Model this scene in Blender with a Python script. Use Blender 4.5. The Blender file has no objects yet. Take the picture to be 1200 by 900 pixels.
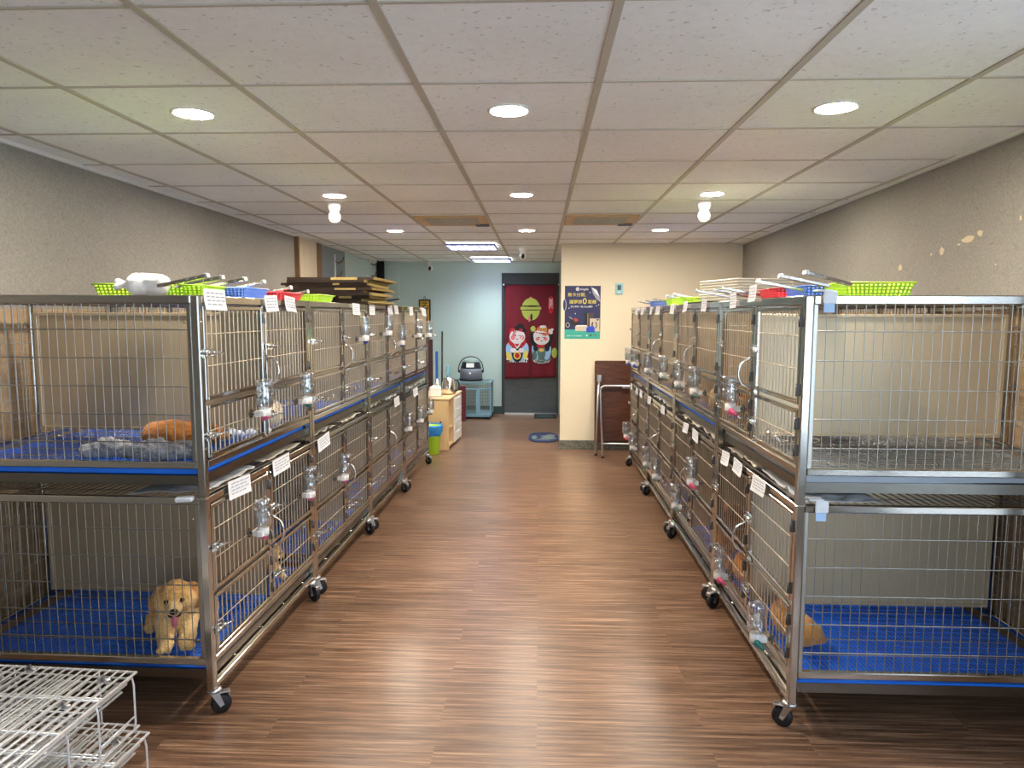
import bpy, math, random
from mathutils import Vector, Matrix, Euler, noise
PI = math.pi
scene = bpy.context.scene
COL = scene.collection
random.seed(7)

# ------------------------------------------------------------------ materials
def srgb(r, g, b):
    f = lambda c: ((c/255)/12.92 if c/255 <= .04045 else (((c/255)+.055)/1.055)**2.4)
    return (f(r), f(g), f(b), 1)
MATS = {}
def new_mat(name):
    m = bpy.data.materials.new(name); m.use_nodes = True
    nt = m.node_tree; bs = nt.nodes['Principled BSDF']
    MATS[name] = m
    return m, nt, bs
def mat(name, rgb, rough=.6, metal=0., noise_amt=0., noise_scale=40., bump=0., bump_scale=80., coat=0., emit=None, emit_s=0., spec=.5, sheen=0.):
    m, nt, bs = new_mat(name)
    col = srgb(*rgb)
    bs.inputs['Base Color'].default_value = col
    bs.inputs['Roughness'].default_value = rough
    bs.inputs['Metallic'].default_value = metal
    bs.inputs['Coat Weight'].default_value = coat
    bs.inputs['Specular IOR Level'].default_value = spec
    bs.inputs['Sheen Weight'].default_value = sheen
    if emit:
        bs.inputs['Emission Color'].default_value = srgb(*emit); bs.inputs['Emission Strength'].default_value = emit_s
    if noise_amt or bump:
        tc = nt.nodes.new('ShaderNodeTexCoord')
    if noise_amt:
        n = nt.nodes.new('ShaderNodeTexNoise'); n.inputs['Scale'].default_value = noise_scale; n.inputs['Detail'].default_value = 4
        nt.links.new(tc.outputs['Object'], n.inputs['Vector'])
        mx = nt.nodes.new('ShaderNodeMix'); mx.data_type = 'RGBA'
        mx.inputs[6].default_value = tuple(c*(1-noise_amt) for c in col[:3])+(1,)
        mx.inputs[7].default_value = tuple(min(1, c*(1+noise_amt)) for c in col[:3])+(1,)
        nt.links.new(n.outputs['Fac'], mx.inputs[0]); nt.links.new(mx.outputs[2], bs.inputs['Base Color'])
    if bump:
        n2 = nt.nodes.new('ShaderNodeTexNoise'); n2.inputs['Scale'].default_value = bump_scale; n2.inputs['Detail'].default_value = 3
        nt.links.new(tc.outputs['Object'], n2.inputs['Vector'])
        b = nt.nodes.new('ShaderNodeBump'); b.inputs['Strength'].default_value = bump; b.inputs['Distance'].default_value = .01
        nt.links.new(n2.outputs['Fac'], b.inputs['Height']); nt.links.new(b.outputs['Normal'], bs.inputs['Normal'])
    return m

steel = mat('polished_steel', (190, 185, 176), .15, 1., .08, 6)
wire = mat('wire_steel', (172, 168, 160), .38, 1.)
sheet = mat('brushed_sheet_steel', (192, 176, 148), .48, .55, .10, 3.)
bar_steel = mat('door_bar_steel', (212, 200, 180), .42, .9)
tray_steel = mat('tray_steel', (124, 120, 112), .3, 1., .1, 4.)
zinc = mat('zinc_plate', (200, 202, 205), .35, 1.)
chrome = mat('chrome', (230, 228, 224), .12, 1.)
dark_hinge = mat('dark_hinge_steel', (112, 112, 112), .35, .9)
bluewire = mat('galvanised_blue_wire', (238, 240, 242), .28, .45)
blue_plastic = mat('blue_plastic', (26, 122, 250), .4, 0, .12, 5)
grey_liner = mat('grey_liner', (150, 158, 166), .45, .3)
black_rubber = mat('black_rubber', (22, 23, 26), .55)
white_plastic = mat('white_plastic', (236, 236, 234), .4)
white_paint = mat('white_ceiling_metal', (226, 224, 218), .5)
paper = mat('note_paper', (226, 228, 232), .8, 0, .10, 60)
newsprint = mat('newsprint', (214, 205, 188), .85, 0, .2, 22)
pink = mat('pink_plastic', (214, 88, 128), .4)
teal = mat('teal_plastic', (28, 112, 108), .4)
blue_cap = mat('dark_blue_plastic', (48, 70, 150), .4)
grey_cap = mat('grey_green_plastic', (96, 112, 108), .4)
lime = mat('lime_plastic', (176, 222, 50), .45)
basket_blue = mat('basket_blue_plastic', (84, 124, 206), .45)
basket_red = mat('basket_red_plastic', (204, 40, 56), .45)
wood_oak = None

def wood(name, c1, c2, scale=(1, 1, 1), rough=.5, coat=0.):
    m, nt, bs = new_mat(name)
    tc = nt.nodes.new('ShaderNodeTexCoord'); mp = nt.nodes.new('ShaderNodeMapping')
    mp.inputs['Scale'].default_value = scale
    n = nt.nodes.new('ShaderNodeTexNoise'); n.inputs['Scale'].default_value = 5; n.inputs['Detail'].default_value = 7; n.inputs['Roughness'].default_value = .65
    r = nt.nodes.new('ShaderNodeValToRGB')
    r.color_ramp.elements[0].position = .32; r.color_ramp.elements[0].color = srgb(*c1)
    r.color_ramp.elements[1].position = .68; r.color_ramp.elements[1].color = srgb(*c2)
    nt.links.new(tc.outputs['Object'], mp.inputs['Vector']); nt.links.new(mp.outputs['Vector'], n.inputs['Vector'])
    nt.links.new(n.outputs['Fac'], r.inputs['Fac']); nt.links.new(r.outputs['Color'], bs.inputs['Base Color'])
    bs.inputs['Roughness'].default_value = rough; bs.inputs['Coat Weight'].default_value = coat
    return m
oak = wood('light_oak', (206, 170, 122), (226, 194, 148), (14, 14, 1.2), .45)
walnut = wood('dark_walnut', (58, 30, 18), (98, 56, 36), (1.5, 12, 12), .4)
panelling = wood('tan_panelling', (160, 132, 98), (190, 160, 122), (16, 1.2, 6), .6)
beige_board = wood('beige_board', (204, 188, 160), (220, 206, 180), (8, 8, 1), .6)
brown_edge = wood('brown_edge', (112, 84, 54), (140, 108, 74), (12, 12, 1), .6)
door_grey = wood('grey_grain_laminate', (66, 72, 76), (88, 95, 98), (1.2, 6, 26), .45)

def floor_material():
    m, nt, bs = new_mat('walnut_vinyl_planks')
    tc = nt.nodes.new('ShaderNodeTexCoord')
    br = nt.nodes.new('ShaderNodeTexBrick')
    br.inputs['Scale'].default_value = 1; br.inputs['Brick Width'].default_value = .95; br.inputs['Row Height'].default_value = .15
    br.inputs['Mortar Size'].default_value = .0012; br.inputs['Color1'].default_value = (.0, .0, .0, 1); br.inputs['Color2'].default_value = (1, 1, 1, 1)
    br.inputs['Mortar'].default_value = (.2, .2, .2, 1); br.offset = .37
    nt.links.new(tc.outputs['Object'], br.inputs['Vector'])
    mp = nt.nodes.new('ShaderNodeMapping'); mp.inputs['Scale'].default_value = (1.1, 34, 1)
    nt.links.new(tc.outputs['Object'], mp.inputs['Vector'])
    add = nt.nodes.new('ShaderNodeVectorMath'); add.operation = 'MULTIPLY_ADD'
    add.inputs[1].default_value = (1, 1, 1)
    sc = nt.nodes.new('ShaderNodeVectorMath'); sc.operation = 'SCALE'; sc.inputs['Scale'].default_value = 7.
    nt.links.new(br.outputs['Color'], sc.inputs[0])
    nt.links.new(mp.outputs['Vector'], add.inputs[0]); nt.links.new(sc.outputs['Vector'], add.inputs[2])
    n = nt.nodes.new('ShaderNodeTexNoise'); n.inputs['Scale'].default_value = 2.2; n.inputs['Detail'].default_value = 8; n.inputs['Roughness'].default_value = .7
    nt.links.new(add.outputs['Vector'], n.inputs['Vector'])
    r = nt.nodes.new('ShaderNodeValToRGB')
    e = r.color_ramp.elements
    e[0].position = .30; e[0].color = srgb(64, 45, 34)
    e[1].position = .70; e[1].color = srgb(178, 144, 117)
    k = e.new(.5); k.color = srgb(122, 92, 72)
    nt.links.new(n.outputs['Fac'], r.inputs['Fac'])
    mx = nt.nodes.new('ShaderNodeMix'); mx.data_type = 'RGBA'; mx.blend_type = 'MULTIPLY'; mx.inputs[0].default_value = 1
    rr = nt.nodes.new('ShaderNodeValToRGB'); rr.color_ramp.elements[0].color = (.82, .82, .82, 1); rr.color_ramp.elements[1].color = (1.05, 1.05, 1.05, 1)
    nt.links.new(br.outputs['Color'], rr.inputs['Fac'])
    nt.links.new(r.outputs['Color'], mx.inputs[6]); nt.links.new(rr.outputs['Color'], mx.inputs[7])
    nt.links.new(mx.outputs[2], bs.inputs['Base Color'])
    ro = nt.nodes.new('ShaderNodeMapRange'); ro.inputs['To Min'].default_value = .24; ro.inputs['To Max'].default_value = .38
    nt.links.new(n.outputs['Fac'], ro.inputs['Value']); nt.links.new(ro.outputs['Result'], bs.inputs['Roughness'])
    b = nt.nodes.new('ShaderNodeBump'); b.inputs['Strength'].default_value = .12; b.inputs['Distance'].default_value = .003
    nt.links.new(n.outputs['Fac'], b.inputs['Height']); nt.links.new(b.outputs['Normal'], bs.inputs['Normal'])
    return m
floor_mat = floor_material()

def speckled(name, c1, c2, scale, rough=.9, specks=0., bump=.2, speck_scale=90):
    m, nt, bs = new_mat(name)
    tc = nt.nodes.new('ShaderNodeTexCoord')
    n = nt.nodes.new('ShaderNodeTexNoise'); n.inputs['Scale'].default_value = scale; n.inputs['Detail'].default_value = 6; n.inputs['Roughness'].default_value = .7
    nt.links.new(tc.outputs['Object'], n.inputs['Vector'])
    r = nt.nodes.new('ShaderNodeValToRGB'); r.color_ramp.elements[0].position = .35; r.color_ramp.elements[1].position = .65
    r.color_ramp.elements[0].color = srgb(*c1); r.color_ramp.elements[1].color = srgb(*c2)
    nt.links.new(n.outputs['Fac'], r.inputs['Fac'])
    out = r.outputs['Color']
    n1 = nt.nodes.new('ShaderNodeTexNoise'); n1.inputs['Scale'].default_value = 1.3; n1.inputs['Detail'].default_value = 3
    nt.links.new(tc.outputs['Object'], n1.inputs['Vector'])
    mr = nt.nodes.new('ShaderNodeMapRange'); mr.inputs['From Min'].default_value = .3; mr.inputs['From Max'].default_value = .7
    mr.inputs['To Min'].default_value = .93; mr.inputs['To Max'].default_value = 1.05
    nt.links.new(n1.outputs['Fac'], mr.inputs['Value'])
    mm = nt.nodes.new('ShaderNodeMix'); mm.data_type = 'RGBA'; mm.blend_type = 'MULTIPLY'; mm.inputs[0].default_value = 1
    nt.links.new(out, mm.inputs[6]); nt.links.new(mr.outputs['Result'], mm.inputs[7]); out = mm.outputs[2]
    if specks:
        v = nt.nodes.new('ShaderNodeTexNoise'); v.inputs['Scale'].default_value = speck_scale; v.inputs['Detail'].default_value = 1
        nt.links.new(tc.outputs['Object'], v.inputs['Vector'])
        rs = nt.nodes.new('ShaderNodeValToRGB'); rs.color_ramp.elements[0].position = .25; rs.color_ramp.elements[1].position = .33
        rs.color_ramp.elements[0].color = (1-specks,)*3+(1,); rs.color_ramp.elements[1].color = (1, 1, 1, 1)
        nt.links.new(v.outputs['Fac'], rs.inputs['Fac'])
        m2 = nt.nodes.new('ShaderNodeMix'); m2.data_type = 'RGBA'; m2.blend_type = 'MULTIPLY'; m2.inputs[0].default_value = 1
        nt.links.new(out, m2.inputs[6]); nt.links.new(rs.outputs['Color'], m2.inputs[7]); out = m2.outputs[2]
    nt.links.new(out, bs.inputs['Base Color'])
    bs.inputs['Roughness'].default_value = rough
    if bump:
        b = nt.nodes.new('ShaderNodeBump'); b.inputs['Strength'].default_value = bump; b.inputs['Distance'].default_value = .004
        nt.links.new(n.outputs['Fac'], b.inputs['Height']); nt.links.new(b.outputs['Normal'], bs.inputs['Normal'])
    return m
wall_grey = speckled('grey_stipple_wall', (133, 129, 122), (156, 151, 143), 90, .92, .12, .15, 30)
ceil_tile = speckled('mineral_tile', (240, 239, 236), (246, 245, 242), 25, .9, .30, .1, 60)
cream = mat('cream_paint', (226, 216, 190), .7, 0, .03, 2)
teal_paint = mat('pale_teal_paint', (196, 214, 210), .7, 0, .02, 2)
grid_metal = mat('ceiling_grid_metal', (186, 178, 164), .55)
terrazzo = speckled('terrazzo', (60, 62, 56), (132, 132, 120), 60, .5, .2, 0)
dark_base = mat('dark_teal_skirting', (48, 66, 70), .5)
grey_board = mat('grey_blue_board', (128, 138, 144), .6)
black_paint = mat('black_paint', (26, 28, 31), .5)
frame_dark = mat('charcoal_frame', (50, 54, 58), .5)
lamp_mat = mat('downlight_diffuser', (255, 255, 255), .5, emit=(255, 242, 224), emit_s=150.)
tube_mat = mat('louvre_tube_light', (255, 255, 255), .5, emit=(226, 238, 240), emit_s=17.)
glass_m = None
def clear_plastic(name, tint=(1, 1, 1, 1), mixf=.22):
    m = bpy.data.materials.new(name); m.use_nodes = True; nt = m.node_tree
    nt.nodes.clear()
    o = nt.nodes.new('ShaderNodeOutputMaterial'); t = nt.nodes.new('ShaderNodeBsdfTransparent'); t.inputs[0].default_value = tint
    g = nt.nodes.new('ShaderNodeBsdfGlossy'); g.inputs['Roughness'].default_value = .08; g.inputs['Color'].default_value = (.95, .97, 1, 1)
    lw = nt.nodes.new('ShaderNodeLayerWeight'); lw.inputs['Blend'].default_value = .35
    mr = nt.nodes.new('ShaderNodeMapRange'); mr.inputs['To Min'].default_value = .22; mr.inputs['To Max'].default_value = .85
    mx = nt.nodes.new('ShaderNodeMixShader')
    nt.links.new(lw.outputs['Facing'], mr.inputs['Value']); nt.links.new(mr.outputs['Result'], mx.inputs[0])
    nt.links.new(t.outputs[0], mx.inputs[1]); nt.links.new(g.outputs[0], mx.inputs[2]); nt.links.new(mx.outputs[0], o.inputs[0])
    return m
clear = clear_plastic('clear_plastic', (.93, .95, .96, 1))
water = clear_plastic('bottle_water', (.86, .90, .92, 1))
window_glass = clear_plastic('window_glass', (.97, .98, 1, 1))

# ------------------------------------------------------------------ mesh builder
class MB:
    def __init__(s): s.v = []; s.f = []; s.m = []; s.sm = []; s.mi = 0; s.smooth = False
    def add(s, vs, fs, smooth=None):
        b = len(s.v); s.v.extend([tuple(v) for v in vs])
        for f in fs: s.f.append(tuple(i+b for i in f)); s.m.append(s.mi); s.sm.append(s.smooth if smooth is None else smooth)
        return s
    def box(s, x0, y0, z0, x1, y1, z1, M=None):
        x0, x1 = min(x0, x1), max(x0, x1); y0, y1 = min(y0, y1), max(y0, y1); z0, z1 = min(z0, z1), max(z0, z1)
        vs = [Vector(p) for p in ((x0, y0, z0), (x1, y0, z0), (x1, y1, z0), (x0, y1, z0), (x0, y0, z1), (x1, y0, z1), (x1, y1, z1), (x0, y1, z1))]
        if M: vs = [M @ v for v in vs]
        return s.add(vs, [(0, 3, 2, 1), (4, 5, 6, 7), (0, 1, 5, 4), (1, 2, 6, 5), (2, 3, 7, 6), (3, 0, 4, 7)], False)
    def bbox(s, x0, y0, z0, x1, y1, z1, b=.003, M=None):      # bevelled box (chamfered edges)
        x0, x1 = min(x0, x1), max(x0, x1); y0, y1 = min(y0, y1), max(y0, y1); z0, z1 = min(z0, z1), max(z0, z1)
        b = min(b, (x1-x0)*.45, (y1-y0)*.45, (z1-z0)*.45)
        import itertools
        vs, idx = [], {}
        for cx, cy, cz in itertools.product((0, 1), repeat=3):
            X, Y, Z = (x0, x1)[cx], (y0, y1)[cy], (z0, z1)[cz]; sx, sy, sz = 1-2*cx, 1-2*cy, 1-2*cz
            for a in range(3):
                p = Vector((X+sx*b*(a != 0), Y+sy*b*(a != 1), Z+sz*b*(a != 2)))
                idx[(cx, cy, cz, a)] = len(vs); vs.append(M @ p if M else p)
        F = []
        for a in range(3):
            o = [i for i in range(3) if i != a]
            for sgn in (0, 1):
                q = []
                for u, w in ((0, 0), (1, 0), (1, 1), (0, 1)):
                    c = [0, 0, 0]; c[a] = sgn; c[o[0]] = u; c[o[1]] = w; q.append(idx[(*c, a)])
                F.append(tuple(q) if (sgn == 1) == (a != 1) else tuple(reversed(q)))
        for a in range(3):
            o = [i for i in range(3) if i != a]
            for u, w in itertools.product((0, 1), repeat=2):
                c0 = [0, 0, 0]; c0[o[0]] = u; c0[o[1]] = w; c1 = list(c0); c1[a] = 1
                F.append((idx[(*c0, o[0])], idx[(*c1, o[0])], idx[(*c1, o[1])], idx[(*c0, o[1])]))
        for c in itertools.product((0, 1), repeat=3): F.append(tuple(idx[(*c, a)] for a in range(3)))
        return s.add(vs, F, False)
    def rod(s, p, q, r, n=6, r2=None, caps=True, smooth=True):
        p, q = Vector(p), Vector(q); d = q-p
        if d.length < 1e-9: return s
        z = d.normalized(); x = z.orthogonal().normalized(); y = z.cross(x); r2 = r if r2 is None else r2
        vs = []
        for c, rr in ((p, r), (q, r2)):
            for k in range(n):
                a = 2*PI*(k+.5)/n; vs.append(c+x*(rr*math.cos(a))+y*(rr*math.sin(a)))
        s.add(vs, [(k, (k+1) % n, n+(k+1) % n, n+k) for k in range(n)], smooth)
        if caps:
            b = len(s.v)-2*n
            s.f.append(tuple(b+k for k in reversed(range(n)))); s.m.append(s.mi); s.sm.append(False)
            s.f.append(tuple(b+n+k for k in range(n))); s.m.append(s.mi); s.sm.append(False)
        return s
    def tube(s, pts, r, n=8, closed=False):
        pts = [Vector(p) for p in pts]; N = len(pts); vs = []; up = None
        for i, p in enumerate(pts):
            if closed: t = pts[(i+1) % N]-pts[i-1]
            else: t = pts[min(i+1, N-1)]-pts[max(i-1, 0)]
            t.normalize()
            if up is None: up = t.orthogonal().normalized()
            up = (up-t*up.dot(t)).normalized(); w = t.cross(up)
            rr = r[i] if isinstance(r, (list, tuple)) else r
            for k in range(n):
                a = 2*PI*k/n; vs.append(p+up*(rr*math.cos(a))+w*(rr*math.sin(a)))
        fs = []
        for i in range(N if closed else N-1):
            j = (i+1) % N
            for k in range(n): fs.append((i*n+k, i*n+(k+1) % n, j*n+(k+1) % n, j*n+k))
        if not closed: fs += [tuple(reversed(range(n))), tuple((N-1)*n+k for k in range(n))]
        return s.add(vs, fs, True)
    def lathe(s, prof, n=20, M=None, close=True):
        vs = []
        for r, z in prof:
            for k in range(n):
                a = 2*PI*k/n; p = Vector((r*math.cos(a), r*math.sin(a), z)); vs.append(M @ p if M else p)
        fs = [(i*n+k, i*n+(k+1) % n, (i+1)*n+(k+1) % n, (i+1)*n+k) for i in range(len(prof)-1) for k in range(n)]
        if close: fs += [tuple(reversed(range(n))), tuple((len(prof)-1)*n+k for k in range(n))]
        return s.add(vs, fs, True)
    def ell(s, c, r, M=None, nu=14, nv=9):
        vs = [Vector((0, 0, -1))]; fs = []
        for j in range(1, nv):
            t = -PI/2+PI*j/nv
            for k in range(nu):
                a = 2*PI*k/nu; vs.append(Vector((math.cos(t)*math.cos(a), math.cos(t)*math.sin(a), math.sin(t))))
        vs.append(Vector((0, 0, 1)))
        for k in range(nu):
            fs.append((0, 1+(k+1) % nu, 1+k))
            for j in range(nv-2): fs.append((1+j*nu+k, 1+j*nu+(k+1) % nu, 1+(j+1)*nu+(k+1) % nu, 1+(j+1)*nu+k))
            fs.append((1+(nv-2)*nu+k, 1+(nv-2)*nu+(k+1) % nu, len(vs)-1))
        r = (r, r, r) if isinstance(r, (int, float)) else r
        out = []
        for v in vs:
            p = Vector((v.x*r[0], v.y*r[1], v.z*r[2]))
            if M: p = M @ p
            out.append(p+Vector(c))
        return s.add(out, fs, True)
    def prism(s, poly, fn, d0, d1):      # 2-D polygon, fn(u, v, depth) -> point
        n = len(poly)
        vs = [fn(u, v, d0) for u, v in poly]+[fn(u, v, d1) for u, v in poly]
        return s.add(vs, [tuple(reversed(range(n))), tuple(range(n, 2*n))]+[(k, (k+1) % n, n+(k+1) % n, n+k) for k in range(n)], False)
    def mesh(s, name, mats):
        me = bpy.data.meshes.new(name); me.from_pydata(s.v, [], s.f)
        for m in (mats if isinstance(mats, (list, tuple)) else [mats]): me.materials.append(m)
        me.polygons.foreach_set('material_index', s.m); me.polygons.foreach_set('use_smooth', s.sm)
        me.update(); return me
    def build(s, name, mats, parent=None, label=None):
        o = bpy.data.objects.new(name, s.mesh(name, mats)); COL.objects.link(o)
        if parent: o.parent = parent
        if label: o['label'] = label
        return o
def tag(o, label=None, cat=None, group=None, kind=None):
    if label: o['label'] = label
    if cat: o['category'] = cat
    if group: o['group'] = group
    if kind: o['kind'] = kind
    return o
def empty(name, loc, rz=0., label=None, cat=None, group=None):
    o = bpy.data.objects.new(name, None); COL.objects.link(o); o.empty_display_size = .1
    o.location = loc; o.rotation_euler = (0, 0, rz)
    return tag(o, label, cat, group)
def place(o, loc, rz=0., rx=0., ry=0.):
    o.location = loc; o.rotation_euler = (rx, ry, rz); return o
KIDS = {}
def children(o): return [c for c in bpy.data.objects if c.parent == o]
def copy_tree(o, parent=None):
    c = o.copy(); COL.objects.link(c)
    if parent: c.parent = parent
    for ch in children(o): copy_tree(ch, c)
    return c
def struct(name, mb, mats): return tag(mb.build(name, mats), kind='structure')
def arc(c, r, a0, a1, n, fn): return [fn(c[0]+r*math.cos(a0+(a1-a0)*i/n), c[1]+r*math.sin(a0+(a1-a0)*i/n)) for i in range(n+1)]

# ------------------------------------------------------------------ room shell
CZ = 2.24
def rwx(y): return 1.955+.04*(y-2.38)          # the wall behind the cages by the folding table is slightly skewed
WL = -2.36
struct('floor', MB().box(-2.6, -1.7, -.08, 2.5, 10.6, 0), floor_mat)
struct('ceiling', MB().box(-2.6, -1.7, CZ, 2.5, 10.6, CZ+.08), ceil_tile)
# ceiling grid (T-bars)
g = MB(); GX, GY = -.409, 1.774
for i in range(-4, 6):
    x = GX+.6*i
    if -2.36 < x < 2.2: g.box(x-.012, -1.6, CZ-.005, x+.012, (7.6 if x > .24 else 10.3), CZ+.001)
for j in range(-5, 15):
    y = GY+.6*j
    if y < 10.3: g.box(WL, y-.006, CZ-.004, (rwx(y) if y < 7.6 else .235), y+.006, CZ+.001)
struct('trim_1', g, grid_metal)
g = MB(); g.box(WL, -1.6, CZ-.018, WL+.02, 10.3, CZ)
g.add([(rwx(-1.6)-.02, -1.6, CZ-.018), (rwx(7.6)-.02, 7.6, CZ-.018), (rwx(7.6), 7.6, CZ-.018), (rwx(-1.6), -1.6, CZ-.018),
       (rwx(-1.6)-.02, -1.6, CZ), (rwx(7.6)-.02, 7.6, CZ), (rwx(7.6), 7.6, CZ), (rwx(-1.6), -1.6, CZ)], [(0, 3, 2, 1), (4, 5, 6, 7), (0, 1, 5, 4), (1, 2, 6, 5), (2, 3, 7, 6), (3, 0, 4, 7)])
struct('trim_2', g, white_paint)
# walls
struct('wall_left', MB().box(WL-.15, -1.7, 0, WL, 6.72, CZ), wall_grey)
g = MB(); g.box(WL-.15, 6.72, 0, WL, 10.6, CZ); struct('wall_recess', g, teal_paint)
g = MB()
def skew(y0, y1, x_off, x_off2, z0, z1):
    g.add([(rwx(y0)+x_off, y0, z0), (rwx(y1)+x_off, y1, z0), (rwx(y1)+x_off2, y1, z0), (rwx(y0)+x_off2, y0, z0),
           (rwx(y0)+x_off, y0, z1), (rwx(y1)+x_off, y1, z1), (rwx(y1)+x_off2, y1, z1), (rwx(y0)+x_off2, y0, z1)],
          [(0, 1, 2, 3), (7, 6, 5, 4), (4, 5, 1, 0), (5, 6, 2, 1), (6, 7, 3, 2), (7, 4, 0, 3)])
skew(2.0, 7.65, 0, .15, 0, CZ); skew(-1.7, 2.0, 0, .15, 0, .3); skew(-1.7, 2.0, 0, .15, 2.08, CZ); skew(-1.7, -1.4, 0, .15, .3, 2.08)
g.mi = 1                                           # chips where the grey finish has come off
rnd = random.Random(3)
for (y, z, w, h) in ((4.03, 1.745, .05, .045), (3.6, 1.80, .045, .045), (3.37, 1.835, .12, .035), (3.28, 1.85, .05, .03), (3.45, 1.815, .03, .015), (3.70, 1.79, .018, .014), (3.0, 1.88, .02, .03), (2.72, 1.66, .10, .01), (4.9, 1.72, .015, .02), (3.15, 1.70, .02, .008)):
    pts = [(y+w*.5*math.cos(a)*rnd.uniform(.55, 1.1), z+h*.5*math.sin(a)*rnd.uniform(.55, 1.1)) for a in [2*PI*k/9 for k in range(9)]]
    g.prism(pts, lambda u, v, d: (rwx(u)-d, u, v), -.001, .0012)
struct('wall_right', g, [wall_grey, mat('exposed_plaster', (206, 188, 158), .9)])
struct('wall_back', MB().box(WL-.15, 10.3, 0, .4, 10.45, CZ), teal_paint)
g = MB(); g.prism([(.235, 7.6), (2.5, 7.6), (2.5, 10.45), (.335, 10.45)], lambda u, v, d: (u, v, d), 0, CZ); struct('wall_corner', g, cream)
g = MB(); g.box(.225, 7.59, 0, rwx(7.6), 7.601, .10); g.prism([(.225, 7.6), (.24, 7.6), (.335, 10.3), (.32, 10.3)], lambda u, v, d: (u, v, d), 0, .10); struct('baseboard_corner', g, terrazzo)
g = MB(); g.box(WL, 10.288, 0, -.55, 10.301, .115); struct('baseboard_back', g, dark_base)
g = MB(); g.box(WL, 2.3, 0, WL+.012, 6.72, 1.50)
for k in range(15): g.box(WL+.010, 2.32+k*.3, 0, WL+.014, 2.33+k*.3, 1.50)
struct('trim_3', g, panelling)
g = MB(); skew(2.3, 7.6, -.010, 0, 0, 1.50); struct('trim_4', g, panelling)
# front wall with the shop window (behind the camera)
g = MB(); g.box(-2.6, -1.7, 0, 2.5, -1.6, .35); g.box(-2.6, -1.7, 2.1, 2.5, -1.6, CZ); g.box(-2.6, -1.7, .35, .1, -1.6, 2.1); g.box(1.9, -1.7, .35, 2.5, -1.6, 2.1)
struct('wall_front', g, brown_edge)
w = struct('window_1', MB().box(.1, -1.656, .35, 1.9, -1.65, 2.1), window_glass)
g = MB()
for x in (.1, .68, 1.27, 1.86): g.box(x, -1.68, .35, x+.04, -1.62, 2.1)
g.box(.1, -1.68, .35, 1.9, -1.62, .39); g.box(.1, -1.68, 2.06, 1.9, -1.62, 2.1)
g.build('window_frame', frame_dark, w)
w = struct('added_side_window', MB().box(1.90, -1.4, .3, 1.906, 2.0, 2.08), window_glass)  # unseen side window, added to give the steel bluish reflections
g = MB()
for y in (-1.4, -.27, .86, 1.96): g.box(1.87, y, .3, 1.93, y+.04, 2.08)
g.box(1.87, -1.4, .3, 1.93, 2.0, .34); g.box(1.87, -1.4, 2.04, 1.93, 2.0, 2.08)
g.build('window_frame', frame_dark, w)
# recess wall beyond the cages: boarded post, grey-blue board, column pipe
g = MB(); g.box(WL, 6.74, 0, WL+.03, 7.30, CZ-.018); g.mi = 1; g.box(WL, 6.715, 0, WL+.04, 6.75, CZ-.018); g.box(WL, 7.30, 0, WL+.04, 7.44, CZ-.018); struct('trim_5', g, [beige_board, brown_edge])
g = MB(); g.box(WL, 7.445, 0, WL+.02, 8.40, CZ-.018); struct('trim_6', g, grey_board)
g = MB(); g.rod((WL+.06, 10.12, 0), (WL+.06, 10.12, CZ), .055, 16); struct('trim_7', g, black_paint)
g = MB(); g.box(-2.26, 10.2, 0, -2.06, 10.3, CZ); struct('wall_pier', g, teal_paint)
# coat hooks on the grey board
def coat_hook(y, z, label):
    o = MB(); o.bbox(0, -.02, -.14, .012, .02, .14, .004); o.mi = 1
    for zz, s in ((.06, 1), (-.10, .8)):
        o.tube([(.01, 0, zz), (.05*s, 0, zz-.02), (.09*s, .0, zz), (.11*s, 0, zz+.05)], .008, 8)
    b = place(o.build('coat_hook', [white_plastic, brown_edge]), (WL+(.02 if y < 8.4 else 0), y, z)); tag(b, label, 'coat hook')
coat_hook(7.97, 2.02, 'wooden coat hook on the grey-blue board above the cardboard stack')
coat_hook(9.75, 2.12, 'small dark coat hook on the pale wall beside the black pipe')

# ------------------------------------------------------------------ door, noren
d = empty('door_1', (0, 10.3, 0)); tag(d, kind='structure')
g = MB(); g.box(-.55, -.045, 0, -.505, 0, 2.08); g.box(.265, -.045, 0, .285, 0, 2.08); g.box(-.505, -.04, 1.92, .265, 0, 2.08)
g.build('door_frame', frame_dark, d)
g = MB(); g.box(-.505, -.02, .02, .265, 0, 1.92); g.build('door_leaf', door_grey, d)
g = MB(); g.box(-.505, -.03, 0, .265, 0, .022); g.build('threshold', zinc, d)
# doorway curtain
red_cloth = mat('dark_red_cloth', (108, 18, 34), .9, 0, .08, 30, .15, 300)
olive = mat('olive_print', (176, 186, 84), .85); ink = mat('black_print', (30, 26, 30), .85); print_white = mat('white_print', (224, 214, 214), .85)
print_pink = mat('pink_print', (224, 120, 136), .85); print_red = mat('red_print', (190, 34, 46), .85); print_blue = mat('blue_print', (150, 186, 222), .85)
print_yellow = mat('yellow_print', (224, 200, 90), .85); print_green = mat('green_grey_print', (86, 112, 108), .85); print_brown = mat('orange_print', (210, 110, 60), .85)
nr = empty('doorway_curtain', (-.1185, 10.225, 0), 0, 'dark red split doorway curtain with a green bell and two lucky cats', 'curtain')
g = MB(); g.rod((-.40, 0, 1.91), (.40, 0, 1.91), .008, 10); g.mi = 1; g.ell((-.40, 0, 1.91), .014); g.ell((.40, 0, 1.91), .014)
g.build('curtain_rod', [black_paint, white_plastic], nr)
def wave(u, z): return .010*math.sin(u*34)*(1-(z-.5)/1.6)+.006*math.sin(u*13+1)
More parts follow.
